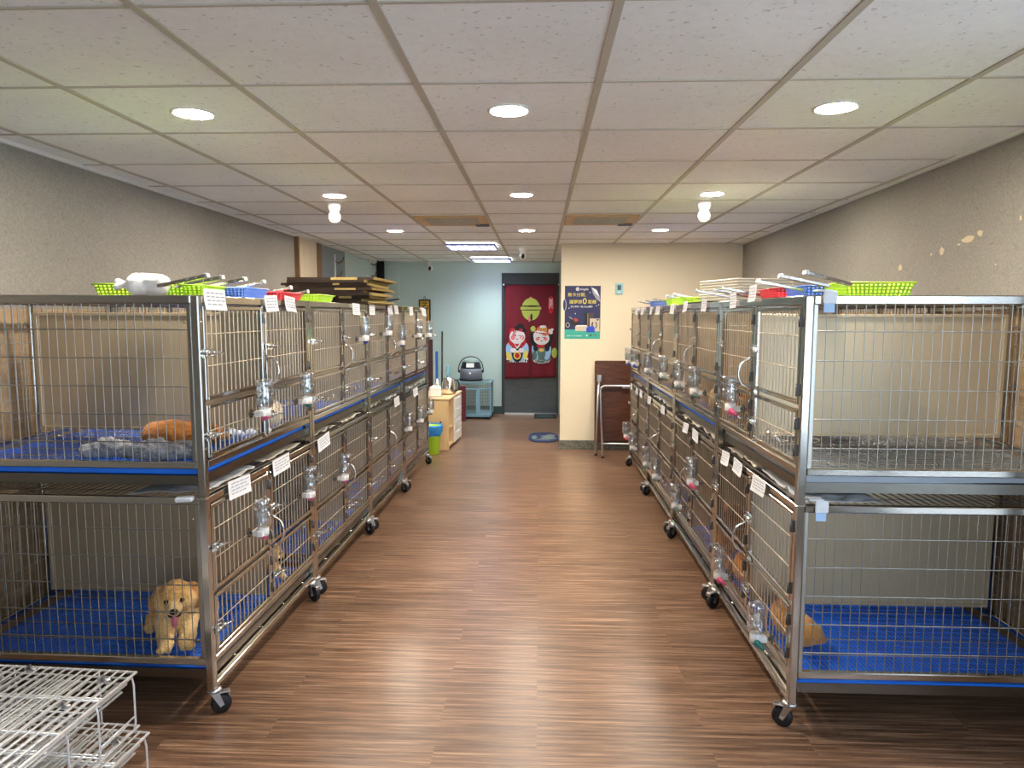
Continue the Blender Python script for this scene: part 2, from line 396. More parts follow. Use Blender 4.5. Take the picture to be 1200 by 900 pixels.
def cloth_panel(u0, u1, zb0, zb1):
    m = MB(); nu, nv = 30, 30
    vs = []
    for i in range(nu+1):
        for j in range(nv+1):
            u = u0+(u1-u0)*i/nu; zb = zb0+(zb1-zb0)*i/nu; z = zb+(1.915-zb)*j/nv
            vs.append((u, wave(u, z), z))
    m.add(vs, [(i*(nv+1)+j, (i+1)*(nv+1)+j, (i+1)*(nv+1)+j+1, i*(nv+1)+j+1) for i in range(nu) for j in range(nv)], True)
    o = m.build('cloth_panel', red_cloth, nr); md = o.modifiers.new('s', 'SOLIDIFY'); md.thickness = .002; md.offset = 0
cloth_panel(-.381, -.002, .53, .545); cloth_panel(.002, .365, .545, .56)
pm = MB(); pmats = [olive, ink, print_white, print_pink, print_red, print_blue, print_yellow, print_green, print_brown]; LAYER = [0]
def patch(i, pts):
    pm.mi = i; LAYER[0] += 1; dd = .004+.00025*LAYER[0]
    n = len(pts); cx = sum(p[0] for p in pts)/n; cz = sum(p[1] for p in pts)/n
    f = lambda u, v: (u, wave(u, v)-dd, v)
    vs = [f(cx, cz)]; fs = []
    R = 4
    for k in range(1, R+1):
        for (u, v) in pts: vs.append(f(cx+(u-cx)*k/R, cz+(v-cz)*k/R))
    for a in range(n):
        b = (a+1) % n; fs.append((0, 1+a, 1+b))
        for k in range(R-1): fs.append((1+k*n+a, 1+(k+1)*n+a, 1+(k+1)*n+b, 1+k*n+b))
    pm.add(vs, fs, False)
def pe(i, cx, cz, rx, rz, a=0, n=22, t0=0, t1=2*PI):
    c, s = math.cos(a), math.sin(a); full = abs(t1-t0-2*PI) < 1e-6
    ts = [t0+(t1-t0)*k/n for k in range(n if full else n+1)]
    patch(i, [(cx+rx*math.cos(t)*c-rz*math.sin(t)*s, cz+rx*math.cos(t)*s+rz*math.sin(t)*c) for t in ts])
def pb(i, x0, z0, x1, z1): patch(i, [(x0, z0), (x1, z0), (x1, z1), (x0, z1)])
# bell  (u origin = curtain centre)
pe(3, -.004, 1.705, .02, .035); pe(0, -.004, 1.555, .135, .165); pe(1, -.004, 1.60, .15, .012); pb(0, -.155, 1.55, .147, 1.588); pe(1, -.004, 1.545, .15, .008)
pe(1, .006, 1.44, .016, .05); pe(3, -.025, 1.415, .016, .045)
# small tag with vertical characters
pe(4, .29, 1.62, .045, .13); pb(2, .265, 1.565, .312, 1.72)
# left lucky cat: hat, face, kimono
LC = -.20
pe(2, LC, .83, .165, .05); pe(1, LC, .80, .15, .035)
for k in range(9): pe(2, LC-.13+.033*k, .792, .011, .016)
pe(5, LC-.095, .93, .07, .14, .2); pe(5, LC+.095, .93, .07, .14, -.2); pe(6, LC-.125, .87, .035, .07, .3); pe(6, LC+.125, .89, .03, .07, -.3)
pe(1, LC, .93, .085, .15); pe(4, LC-.05, 1.06, .085, .06, -.5); pe(4, LC+.05, 1.06, .085, .06, .5)
patch(2, [(LC-.07, 1.08), (LC-.05, 1.08), (LC+.01, .99), (LC-.01, .98)]); patch(2, [(LC+.07, 1.08), (LC+.05, 1.08), (LC-.01, .99), (LC+.01, .98)])
pe(4, LC-.055, 1.215, .06, .07); pe(2, LC, 1.155, .115, .105); pe(3, LC-.065, 1.14, .035, .035); pe(3, LC+.07, 1.14, .03, .035)
pe(1, LC+.045, 1.265, .10, .035, -.25); pe(1, LC+.05, 1.30, .055, .045); pe(4, LC+.05, 1.25, .03, .022)
pe(1, LC-.03, 1.17, .022, .004); pe(1, LC+.035, 1.17, .022, .004); pe(4, LC, 1.12, .018, .006)
pe(2, LC-.055, .955, .045, .035); pe(2, LC+.06, .955, .04, .035); pe(6, LC+.0, .88, .055, .06); pe(4, LC, .88, .035, .04); pe(2, LC, .94, .03, .015)
# right lucky cat
RC = .155
pe(7, RC, .83, .14, .07); pe(2, RC, .80, .12, .035); pe(7, RC, .81, .11, .04); pe(5, RC-.09, .93, .05, .12, .15); pe(5, RC+.09, .93, .05, .12, -.15); pe(7, RC-.10, .88, .035, .07); pe(1, RC-.08, .99, .04, .05); pe(1, RC+.08, .99, .04, .05)
pe(7, RC, .93, .06, .12); pe(6, RC, .96, .04, .025); pe(4, RC-.01, 1.03, .06, .04); pe(0, RC+.19, .92, .04, .075)
pe(1, RC-.125, 1.11, .035, .11, .25); pe(1, RC+.125, 1.10, .035, .12, -.25); pe(2, RC-.09, 1.17, .03, .05)
pe(2, RC, 1.13, .115, .095); pe(8, RC+.06, 1.20, .05, .03); pe(3, RC-.06, 1.12, .03, .022); pe(3, RC+.06, 1.12, .03, .022)
pe(1, RC-.04, 1.145, .025, .005); pe(1, RC+.04, 1.145, .025, .005); pe(4, RC, 1.095, .018, .006)
pe(4, RC+.01, 1.255, .095, .06, -.1); pe(2, RC+.02, 1.30, .05, .022)
for k in range(5): pe(6, RC-.055+.03*k, 1.25, .007, .04, -.2)
pe(2, RC-.01, 1.225, .09, .012, -.1); pe(0, RC-.125, 1.27, .038, .042); pe(2, RC+.13, 1.23, .03, .04, .5); pe(2, RC+.155, 1.26, .02, .02)
pm.build('printed_pattern', pmats, nr)

def text_mesh(body, size, matl, loc, rot=(PI/2, 0, 0), parent=None, name='lettering', align='CENTER', ext=.0006, sx=1.):
    cu = bpy.data.curves.new(name, 'FONT'); cu.body = body; cu.size = size; cu.align_x = align; cu.align_y = 'CENTER'; cu.extrude = ext
    t = bpy.data.objects.new(name, cu); COL.objects.link(t); bpy.context.view_layer.update()
    me = bpy.data.meshes.new_from_object(t.evaluated_get(bpy.context.evaluated_depsgraph_get()))
    bpy.data.objects.remove(t); bpy.data.curves.remove(cu)
    me.materials.clear(); me.materials.append(matl)
    o = bpy.data.objects.new(name, me); COL.objects.link(o); o.location = loc; o.rotation_euler = rot; o.scale = (sx, 1, 1)
    if parent: o.parent = parent
    return o
text_mesh('招\n財\n貓', .048, print_red, (.289, wave(.289, 1.64)-.022, 1.647), parent=nr)

# ------------------------------------------------------------------ steel cages
L, D = 1.10, 1.05
PS = .03
TIER = {'up': (.955, 1.515), 'lo': (.225, .80)}
def build_cage():
    root = empty('dog_cage', (0, 0, 0))
    g = MB()
    for x in (-PS, -D):
        for y in (0, L-PS):
            g.bbox(x, y, .10, x+PS, y+PS, .826, .004); g.bbox(x, y, .830, x+PS, y+PS, 1.545, .004)
            g.box(x+.003, y+.003, .82, x+PS-.003, y+PS-.003, .84)
    for z0, z1 in ((.105, .128), (.20, .225), (.80, .826), (.930, .955), (1.515, 1.545)):
        for x in (-.024, -D+.002): g.bbox(x, PS, z0, x+.022, L-PS, z1, .003)
        for y in (.002, L-.024): (g.bbox(-D+PS, y, z0, -PS, y+.022, z1, .003) if z0 > .15 else None)
    for x in (-.022, -D+.002): g.bbox(x, L/2-.011, .225, x+.020, L/2+.011, .80, .003); g.bbox(x, L/2-.011, .955, x+.020, L/2+.011, 1.515, .003)
    for y in (.25, .5, .75, 1.0): g.rod((-.02, y, .116), (-D+.02, y, .116), .005, 6)
    for z in (1.0, 1.45, .3, .75):
        g.ell((-.0, PS*.5, z), (.003, .005, .005)); g.ell((-PS-.02, -.001, z), (.004, .003, .004))
    g.build('frame', steel, root)
    # wire end panels, backs, partitions, roofs, floors, trays
    for key, (z0, z1) in TIER.items():
        for y in (.013, L-.013):
            g = MB(); x0, x1 = -D+PS, -PS
            g.bbox(x1-.016, y-.009, z0, x1, y+.009, z1, .002); g.bbox(x0, y-.009, z0, x0+.016, y+.009, z1, .002)
            n = 30
            for k in range(1, n): g.rod((x0+.016+(x1-x0-.032)*k/n, y, z0), (x0+.016+(x1-x0-.032)*k/n, y, z1), .0018, 6, caps=False)
            nh = 5
            for k in range(nh): zz = z0+.03+(z1-z0-.06)*k/nh+.04; yo = y+(-.004 if y < .5 else .004); g.rod((x0, yo, zz), (x1, yo, zz), .0023, 6, caps=False)
            g.build('end_panel', wire, root)
        g = MB()
        for k in range(1, 30): yy = PS+(L-2*PS)*k/30; g.rod((-D+.012, yy, z0), (-D+.012, yy, z1), .002, 5, caps=False)
        for k in range(1, 7): zz = z0+(z1-z0)*k/7; g.rod((-D+.015, PS, zz), (-D+.015, L-PS, zz), .002, 5, caps=False)
        g.build('back_panel', wire, root)
        g = MB(); t = z1-.045
        g.box(-D+.03, L/2-.001, z0+.03, -.026, L/2+.001, t)
        g.bbox(-D+.03, L/2-.008, t, -.026, L/2+.008, t+.014, .002); g.bbox(-D+.03, L/2-.008, z0+.02, -.026, L/2+.008, z0+.034, .002)
        g.bbox(-.040, L/2-.008, z0+.034, -.026, L/2+.008, t, .002); g.bbox(-D+.03, L/2-.008, z0+.034, -D+.045, L/2+.008, t, .002)
        g.build('partition', sheet, root)
        g = MB(); zr = z1+.012
        for k in range(1, 32): xx = -D+.02+(D-.04)*k/32; g.rod((xx, .01, zr), (xx, L-.01, zr), .0022, 5, caps=False)
        for k in range(0, 9): yy = .03+(L-.06)*k/8; g.rod((-D+.01, yy, zr-.004), (-.01, yy, zr-.004), .003, 5, caps=False)
        g.build('roof_grille', wire, root)
        g = MB(); zf = z0-.012
        for k in range(1, 64): xx = -D+.02+(D-.04)*k/64; g.rod((xx, .012, zf), (xx, L-.012, zf), .0011, 4, caps=False)
        for k in range(0, 9): yy = .04+(L-.08)*k/8; g.rod((-D+.01, yy, zf-.004), (-.01, yy, zf-.004), .0026, 5, caps=False)
        g.build('floor_grille', wire, root)
        g = MB(); zt = z0-.09                       # shallow steel drawer under the floor
        g.box(-D+.03, .03, zt, -.03, L-.03, zt+.004)
        for a in ((-.032, .03, -.028, L-.03), (-D+.03, .03, -D+.034, L-.03), (-D+.03, .03, -.03, .034), (-D+.03, L-.034, -.03, L-.03)): g.box(a[0], a[1], zt, a[2], a[3], zt+.036)
        tr = g.build('tray', tray_steel, root)
        g = MB(); g.box(-D+.036, .036, zt+.03, -.034, L-.036, zt+.040)
        for a in ((-.040, .036, -.034, L-.036), (-D+.036, .036, -D+.042, L-.036), (-D+.036, .036, -.034, .042), (-D+.036, L-.042, -.034, L-.036)): g.box(a[0], a[1], zt+.036, a[2], a[3], zt+(.058 if key == 'up' else .041))
        for k in range(24): yy = .06+(L-.12)*k/23; g.box(-D+.05, yy-.003, zt+.040, -.05, yy+.003, zt+.044)
        g.build('tray_liner', blue_plastic, tr, 'blue plastic tray liner')
        # doors: two bays, an upper and a lower leaf in each
        zm = z0+(z1-z0)*(.37 if key == 'up' else .41)
        for b, (y0, y1) in enumerate(((PS+.004, L/2-.014), (L/2+.014, L-PS-.004))):
            for leaf, (a0, a1) in (('hi', (zm+.010, z1-.006)), ('low', (z0+.008, zm-.006))):
                g = MB(); T = .016; g.mi = 1
                for (p0, p1, q0, q1) in ((y0, y0+T, a0, a1), (y1-T, y1, a0, a1), (y0+T, y1-T, a0, a0+T), (y0+T, y1-T, a1-T, a1)): g.bbox(-.016, p0, q0, .001, p1, q1, .003)
                n = 14; g.mi = 0
                for k in range(1, n): yy = y0+(y1-y0)*k/n; g.rod((-.010, yy, a0+.006), (-.010, yy, a1-.006), .0026, 6, caps=False)
                hs = (.36, .70) if leaf == 'hi' else (.5,)
                for h in hs: g.rod((-.006, y0+.004, a0+(a1-a0)*h), (-.006, y1-.004, a0+(a1-a0)*h), .0022, 6, caps=False)
                dr = g.build('door', [bar_steel, steel], root)
                m = MB(); zl = a0+(a1-a0)*(.5 if leaf == 'hi' else .42)      # bolt latch
                m.bbox(.001, y0-.012, zl-.016, .004, y0+.052, zl+.016, .001); m.rod((.012, y0-.022, zl), (.012, y0+.058, zl), .006, 8)
                m.rod((.012, y0-.006, zl), (.012, y0+.012, zl), .0095, 8); m.rod((.012, y0+.030, zl), (.012, y0+.044, zl), .0095, 8)
                m.tube([(.014, y0+.036, zl), (.026, y0+.055, zl+.002), (.024, y0+.09, zl-.004), (.016, y0+.105, zl-.010)], .0032, 6)
                m.build('latch', chrome, dr)
                for zh in (a0+.03, a1-.07): m = MB(); m.bbox(-.003, y1-.002, zh, .005, y1+.008, zh+.042, .001); m.rod((.006, y1+.003, zh), (.006, y1+.003, zh+.042), .004, 6); m.build('hinge', dark_hinge, dr)
                if leaf == 'low':                   # wire ring that carries a feeding bowl
                    m = MB(); cy, zb = (y0+y1)/2, a0+.045
                    m.tube([(-.10+.075*math.cos(2*PI*k/20), cy+.075*math.sin(2*PI*k/20), zb) for k in range(20)], .0028, 6, True)
                    m.tube([(-.03, cy-.05, zb), (-.012, cy-.05, zb), (-.004, cy-.05, zb+.03)], .0028, 6); m.tube([(-.03, cy+.05, zb), (-.012, cy+.05, zb), (-.004, cy+.05, zb+.03)], .0028, 6)
                    m.bbox(-.006, cy-.06, zb+.006, .006, cy-.03, zb+.024, .002); m.bbox(-.006, cy+.03, zb+.006, .006, cy+.06, zb+.024, .002)
                    m.build('bowl_ring', chrome, dr)
        m = MB(); zc = zm+.075
        m.tube([(.0, L/2, zc-.07), (.018, L/2, zc-.062)]+[(.018+.040*math.sin(PI*k/10), L/2, zc-.058*math.cos(PI*k/10)) for k in range(11)]+[(.018, L/2, zc+.062), (.0, L/2, zc+.07)], .0048, 8)
        m.build('handle', chrome, root)
    # casters
    for x, y, a in ((-.018, .031, .5), (-.018, L-.031, -.5), (-D+.018, .031, .3), (-D+.018, L-.031, -.3)):
        M = Matrix.Translation((x, y, 0)) @ Matrix.Rotation(a, 4, 'Z')
        g = MB()
        g.lathe([(.026, .088), (.028, .094), (.026, .100), (.010, .102)], 14, M)
        for s in (-1, 1):
            g.prism([(-.014, .09), (.016, .09), (.034, .036), (.020, .028)], lambda u, v, dd, s=s: M @ Vector((u, s*(.0155)+dd, v)), -.0015, .0015)
        g.rod(M @ Vector((.024, -.02, .037)), M @ Vector((.024, .02, .037)), .005, 8)
        g.bbox(.016, -.014, .078, .055, .014, .084, .002, M); g.bbox(.050, -.014, .066, .056, .014, .084, .002, M)
        cs = g.build('caster', zinc, root)
        g = MB(); g.smooth = True
        W = M @ Matrix.Translation((.024, 0, .037)) @ Matrix.Rotation(PI/2, 4, 'X')
        g.lathe([(.008, -.012), (.030, -.012), (.036, -.008), (.037, 0), (.036, .008), (.030, .012), (.008, .012)], 22, W)
        g.build('wheel', black_rubber, cs)
    return root
cage0 = build_cage()
SL = .0207
LX = lambda y: -1.18+SL*(y-2.38)
RX = .89
ORD = ['fourth', 'third', 'second', 'first']
cages = {}
for side in 'LR':
    land = 'wooden cabinet' if side == 'L' else 'folding table'
    for k in range(4):
        c = cage0 if (side == 'L' and k == 0) else copy_tree(cage0)
        y = 2.38+1.106*k
        if side == 'L': c.location = (LX(y), y, 0); c.rotation_euler = (0, 0, -math.atan(SL))
        else: c.location = (RX, y+L, 0); c.rotation_euler = (0, 0, PI)
        tag(c, f'two-tier stainless steel dog cage on casters, {ORD[k]} in its row counted from the {land}', 'cage', 'steel dog cages in two rows')
        cages[side, k] = c
# the cage nearest the window in the right row has a grey upper tray
for ch in children(cages['R', 0]):
    if ch.name.startswith('tray'):
        for s in children(ch):
            if ch.data.vertices[0].co.z > .5:
                s.data = s.data.copy(); s.data.materials[0] = grey_liner; s['label'] = 'grey tray liner'
        break
bpy.context.view_layer.update()
def front(side, y, out):      # world point on the aisle face at distance y, `out` metres into the aisle
    return (LX(y)+out, y) if side == 'L' else (RX-out, y)
def where(side, y, tier):
    k = max(0, min(3, int((y-2.38)/1.106))); far = (y-2.38-1.106*k) > .55
    land = 'wooden cabinet' if side == 'L' else 'folding table'
    return k, far, land
def face_rz(side): return -math.atan(SL) if side == 'L' else PI

# ------------------------------------------------------------------ drinking bottles on the doors
def make_bottle(capm):
    r = empty('drinking_bottle', (0, 0, 0))      # local +x points into the aisle
    g = MB(); g.lathe([(.012, .0), (.026, .012), (.029, .022), (.029, .075), (.0275, .082), (.029, .086), (.029, .098), (.024, .106), (.010, .107)], 20); g.build('bottle_body', clear, r)
    g = MB(); g.lathe([(.010, .002), (.0245, .014), (.0275, .023), (.0275, .060), (.001, .0601)], 18); g.build('water_fill', water, r)
    g = MB(); g.lathe([(.014, -.022), (.019, -.020), (.019, .004), (.015, .008)], 16); g.bbox(-.034, -.012, -.024, -.012, .012, -.004, .003); g.bbox(-.012, -.030, -.020, .010, -.014, .002, .003); g.build('cap', white_plastic, r)
    g = MB(); g.rod((.004, .012, -.014), (-.016, .034, -.034), .009, 10, .006); g.rod((.0, -.006, -.024), (.0, .014, -.026), .011, 10); g.mi = 1; g.rod((-.016, .034, -.034), (-.026, .046, -.044), .004, 8); g.build('nozzle', [capm, chrome], r)
    g = MB(); g.rod((-.030, 0, -.014), (-.056, 0, -.014), .004, 8); g.rod((-.046, 0, -.014), (-.050, 0, -.014), .016, 12); g.build('clamp', dark_hinge, r)
    return r
capn = {'pink': pink, 'teal': teal, 'blue': blue_cap, 'grey-green': grey_cap}
protos = {}
BOT = [('L', 2.746, 1.13, 'pink'), ('L', 3.233, 1.118, 'teal'), ('L', 4.279, 1.375, 'blue'), ('L', 4.893, 1.391, 'grey-green'), ('L', 5.323, 1.305, 'blue'), ('L', 6.009, 1.341, 'grey-green'), ('L', 6.50, 1.329, 'grey-green'),
       ('L', 2.691, .653, 'pink'), ('L', 3.242, .663, 'pink'), ('L', 3.79, .615, 'pink'), ('L', 5.559, .598, 'grey-green'), ('L', 6.06, .588, 'grey-green'), ('L', 6.55, .60, 'grey-green'),
       ('R', 3.001, 1.13, 'pink'), ('R', 3.698, 1.12, 'grey-green'), ('R', 4.13, 1.117, 'grey-green'), ('R', 4.635, 1.124, 'grey-green'), ('R', 5.304, 1.105, 'grey-green'), ('R', 6.05, 1.10, 'blue'), ('R', 6.43, 1.09, 'blue'),
       ('R', 2.548, .318, 'teal'), ('R', 3.095, .348, 'pink'), ('R', 3.716, .629, 'pink'), ('R', 4.126, .383, 'grey-green'), ('R', 4.843, .393, 'grey-green'), ('R', 5.287, .385, 'grey-green'), ('R', 6.059, .361, 'grey-green'), ('R', 6.50, .39, 'pink')]
for side, y, z, c in BOT:
    if c not in protos: o = protos[c] = make_bottle(capn[c])
    else: o = copy_tree(protos[c])
    o.scale = (1.18, 1.18, 1.18)
    x, yy = front(side, y, .068); o.location = (x, yy, z-.035); o.rotation_euler = (0, 0, face_rz(side))
    k, far, land = where(side, y, z)
    tag(o, f'{c}-nozzle bottle, {"upper" if z > .8 else "lower"} tier, {ORD[k]} cage from the {land}, bay {"nearer" if far else "farther from"} it', 'drinking bottle', 'drinking bottles hung on cage doors')

# ------------------------------------------------------------------ paper notes on the rails
def note_mesh(seed, w, h):
    r = random.Random(seed); m = MB(); vs = []; nu, nv = 6, 5
    a, b, c = r.uniform(-1, 1), r.uniform(0, 1), r.uniform(-.2, .2)
    for i in range(nu+1):
        for j in range(nv+1):
            u, v = i/nu, j/nv; vs.append((.002+.010*b*(1-v)**2+.004*a*math.sin(u*3)*(1-v)+.006*max(0, v-.8)*a, (u-.5)*w, (v-1)*h+c*(u-.5)*w*.4))
    m.add(vs, [(i*(nv+1)+j, (i+1)*(nv+1)+j, (i+1)*(nv+1)+j+1, i*(nv+1)+j+1) for i in range(nu) for j in range(nv)], True)
    m.mi = 1                                    # faint handwriting
    for row in range(4):
        zz = -h*(.22+.18*row); y0 = -w*.38
        while y0 < w*.3:
            l = r.uniform(.1, .22)*w; u = y0/w+.5; v = 1+zz/h
            x = .003+.010*b*(1-v)**2+.004*a*math.sin(u*3)*(1-v)
            cz = c*y0*.4
            m.add([(x, y0, zz+cz), (x, y0+l, zz+cz), (x, y0+l, zz+cz+.004), (x, y0, zz+cz+.004)], [(0, 1, 2, 3)], False); y0 += l+.008
    return m
pencil = mat('pencil_marks', (150, 156, 172), .8)
NOTES = [('L', 2.49, 1.568, .10, .075), ('L', 2.995, 1.56, .085, .07), ('L', 3.21, 1.56, .08, .07), ('L', 4.30, 1.545, .10, .07), ('L', 4.684, 1.545, .09, .07), ('L', 5.199, 1.545, .09, .07), ('L', 5.40, 1.545, .08, .065), ('L', 5.98, 1.54, .09, .07), ('L', 6.55, 1.535, .13, .07),
         ('L', 2.632, .842, .12, .072), ('L', 3.051, .84, .12, .07), ('L', 3.635, .835, .12, .07), ('L', 5.379, .835, .11, .07), ('L', 6.12, .825, .12, .07),
         ('R', 2.944, 1.602, .075, .08), ('R', 3.238, 1.578, .08, .08), ('R', 3.796, 1.565, .09, .08), ('R', 4.272, 1.56, .09, .075), ('R', 4.691, 1.55, .10, .075), ('R', 5.254, 1.54, .14, .07), ('R', 5.569, 1.54, .09, .07), ('R', 6.02, 1.54, .13, .07), ('R', 6.40, 1.54, .12, .07),
         ('R', 3.272, .84, .10, .075), ('R', 3.068, .84, .10, .072), ('R', 2.774, .83, .13, .075), ('R', 3.917, .835, .11, .075), ('R', 4.169, .835, .11, .07), ('R', 4.956, .835, .11, .07), ('R', 5.565, .83, .12, .07), ('R', 6.02, .83, .11, .07), ('R', 6.28, .82, .11, .065), ('R', 6.65, .825, .10, .065)]
cnt = {}
for i, (s, y, z, w, h) in enumerate(NOTES):
    w *= 1.6 if s == 'L' else 1.3; h *= 1 if s == 'L' else .85; o = note_mesh(i, w, h).build('paper_note', [paper, pencil]); x, yy = front(s, y, .004)
    place(o, (x, yy, z), face_rz(s))
    k, far, land = where(s, y, z); key = (s, k, far, z > .9); cnt[key] = cnt.get(key, 0)+1
    n = ('', ' second one', ' third one')[cnt[key]-1]
    tag(o, f'paper note{n} above {"upper" if z > .9 else "lower"} doors, {ORD[k]} cage from the {land}, bay {"nearer" if far else "farther from"} it', 'note', 'paper notes taped along the cage rails')
def end_tag(loc, rz, label, blue=True):
    m = MB(); m.bbox(-.018, -.004, -.06, .018, .0, -.03, .001); m.mi = 1; m.bbox(-.020, -.006, -.03, .024, .001, .012, .002); m.bbox(-.04, -.004, .010, .01, .04, .016, .002)
    o = m.build('paper_tag', [mat('pale_blue_paper', (176, 204, 238), .8), paper]); place(o, loc, rz); tag(o, label, 'tag')
end_tag((RX+.075, 2.374, 1.548), 0, 'white and pale blue tag on the top end rail beside the red basket')
end_tag((RX+.08, 2.374, .835), .0, 'white and blue tag on the end rail above the sleeping brown puppy')
m = MB(); m.bbox(-.03, -.012, -.006, .03, .02, .012, .005); o = place(m.build('paper_tag', paper), (LX(2.4)-.075, 2.37, .822), .2); tag(o, 'crumpled white tape scrap on the end rail above the golden puppy', 'tag')

# ------------------------------------------------------------------ newspaper liners on the lower roofs
def crumpled(seed, w, dpt, h):
    r = random.Random(seed); m = MB(); nu, nv = 18, 8; vs = []
    off = r.uniform(0, 50)
    for i in range(nu+1):
        for j in range(nv+1):
            u, v = i/nu, j/nv
            z = h*(.35+.9*abs(noise.noise((u*4+off, v*2.5, off))))*(1 if v > .1 else .5)+(.035*max(0, noise.noise((u*7+off, 3, off)))*v)
            vs.append((-dpt+dpt*v+.012*noise.noise((u*5+off, 9, v*3)), (u-.5)*w, z))
    m.add(vs, [(i*(nv+1)+j, (i+1)*(nv+1)+j, (i+1)*(nv+1)+j+1, i*(nv+1)+j+1) for i in range(nu) for j in range(nv)], False)
    return m
for side in 'LR':
    for k in range(4):
        for b in (0, 1):
            y = 2.38+1.106*k+.28+.53*b
            o = crumpled(k*4+b+(50 if side == 'R' else 0), .46, .28, .024).build('newspaper_sheet', newsprint if (k+b) % 3 else paper)
            md = o.modifiers.new('s', 'SOLIDIFY'); md.thickness = .0012
            x, yy = front(side, y, -.040); place(o, (x, yy, .8155), face_rz(side))
            land = 'wooden cabinet' if side == 'L' else 'folding table'
            tag(o, f'crumpled newspaper between tiers of the {ORD[k]} cage from the {land}, half {"nearer" if b else "farther from"} it', 'newspaper', 'newspaper sheets between the cage tiers')

# ------------------------------------------------------------------ dogs and soft things (remeshed bodies)
def capsule(m, p, q, r0, r1, n=14):
    p, q = Vector(p), Vector(q); m.ell(p, r0, None, n, 9); m.ell(q, r1, None, n, 9); m.rod(p, q, r0, n, r1)
def fur_mat(name):
    m, nt, bs = new_mat(name)
    at = nt.nodes.new('ShaderNodeAttribute'); at.attribute_name = 'coat'
    tc = nt.nodes.new('ShaderNodeTexCoord'); n = nt.nodes.new('ShaderNodeTexNoise'); n.inputs['Scale'].default_value = 130; n.inputs['Detail'].default_value = 4
    nt.links.new(tc.outputs['Object'], n.inputs['Vector'])
    mr = nt.nodes.new('ShaderNodeMapRange'); mr.inputs['From Min'].default_value = .3; mr.inputs['From Max'].default_value = .7; mr.inputs['To Min'].default_value = .78; mr.inputs['To Max'].default_value = 1.15
    nt.links.new(n.outputs['Fac'], mr.inputs['Value'])
    mx = nt.nodes.new('ShaderNodeMix'); mx.data_type = 'RGBA'; mx.blend_type = 'MULTIPLY'; mx.inputs[0].default_value = 1
    nt.links.new(at.outputs['Color'], mx.inputs[6]); nt.links.new(mr.outputs['Result'], mx.inputs[7]); nt.links.new(mx.outputs[2], bs.inputs['Base Color'])
    b = nt.nodes.new('ShaderNodeBump'); b.inputs['Strength'].default_value = .6; b.inputs['Distance'].default_value = .006
    nt.links.new(n.outputs['Fac'], b.inputs['Height']); nt.links.new(b.outputs['Normal'], bs.inputs['Normal'])
    bs.inputs['Roughness'].default_value = .9; bs.inputs['Sheen Weight'].default_value = .25
    return m
fur = fur_mat('fur')
tex = bpy.data.textures.new('tufts', 'CLOUDS'); tex.noise_scale = .02
def organic(name, prims, matl, parent=None, voxel=.006, smooth=5, disp=.005, floor_z=0.):
    """prims: (p, q, r0, r1, colour) tapered capsules -> one continuous skin, coloured by nearest primitive"""
    m = MB()
    for (p, q, r0, r1, c) in prims: capsule(m, p, q, r0, r1)
    me = m.mesh(name, matl); t = bpy.data.objects.new(name, me); COL.objects.link(t)
    a = t.modifiers.new('r', 'REMESH'); a.mode = 'VOXEL'; a.voxel_size = voxel; a.use_smooth_shade = True
    if smooth: b = t.modifiers.new('s', 'SMOOTH'); b.iterations = smooth; b.factor = .5
    if disp: dd = t.modifiers.new('d', 'DISPLACE'); dd.texture = tex; dd.strength = disp; dd.mid_level = .5
    bpy.context.view_layer.update()
    nm = bpy.data.meshes.new_from_object(t.evaluated_get(bpy.context.evaluated_depsgraph_get())); bpy.data.objects.remove(t)
    nm.materials.clear(); nm.materials.append(matl); nm.name = name
    for v in nm.vertices: v.co.z = max(v.co.z, floor_z)
    ca = nm.color_attributes.new('coat', 'FLOAT_COLOR', 'POINT')
    P = [(Vector(p), Vector(q), r0, r1, srgb(*c)) for p, q, r0, r1, c in prims]
    for i, v in enumerate(nm.vertices):
        W = 0; acc = [0, 0, 0]
        for p, q, r0, r1, c in P:
            d = q-p; l = d.length_squared; t = 0 if l < 1e-9 else max(0, min(1, (v.co-p).dot(d)/l))
            dist = (v.co-p-d*t).length-(r0+(r1-r0)*t); w = math.exp(-max(dist+.012, 0)*160)
            W += w
            for k in range(3): acc[k] += c[k]*w
        ca.data[i].color = (acc[0]/W, acc[1]/W, acc[2]/W, 1) if W > 1e-12 else P[0][4]
    for p in nm.polygons: p.use_smooth = True
    o = bpy.data.objects.new(name, nm); COL.objects.link(o)
    if parent: o.parent = parent
    return o
nose_m = mat('dog_nose', (28, 22, 22), .35); eye_m = mat('dog_eye', (24, 16, 12), .1); tongue_m = mat('dog_tongue', (206, 108, 132), .4)
def face_bits(root, c, dirv, s=1., tongue=True):
    """eyes, nose, tongue on a head centred at c whose muzzle points along dirv"""
    f = Vector(dirv).normalized(); side = Vector((0, 0, 1)).cross(f).normalized(); up = f.cross(side)*1
    C = Vector(c)
    for sg in (-1, 1):
        g = MB(); g.ell(C+f*.051*s+side*sg*.029*s+up*.013*s, .0098*s); g.build('eye', eye_m, root)
    g = MB(); g.ell(C+f*.093*s-up*.012*s, (.017*s, .012*s, .013*s)); g.build('nose', nose_m, root)
    if tongue:
        g = MB(); g.ell(C+f*.068*s-up*.038*s, (.026*s, .020*s, .014*s)); g.build('mouth', nose_m, root)
        g = MB(); q = C+f*.080*s-up*.042*s
        g.tube([q-f*.02*s, q, q+f*.008*s-up*.014*s, q+f*.006*s-up*.034*s, q+f*.002*s-up*.042*s], [.011*s, .012*s, .012*s, .011*s, .005*s], 10); g.build('tongue', tongue_m, root)
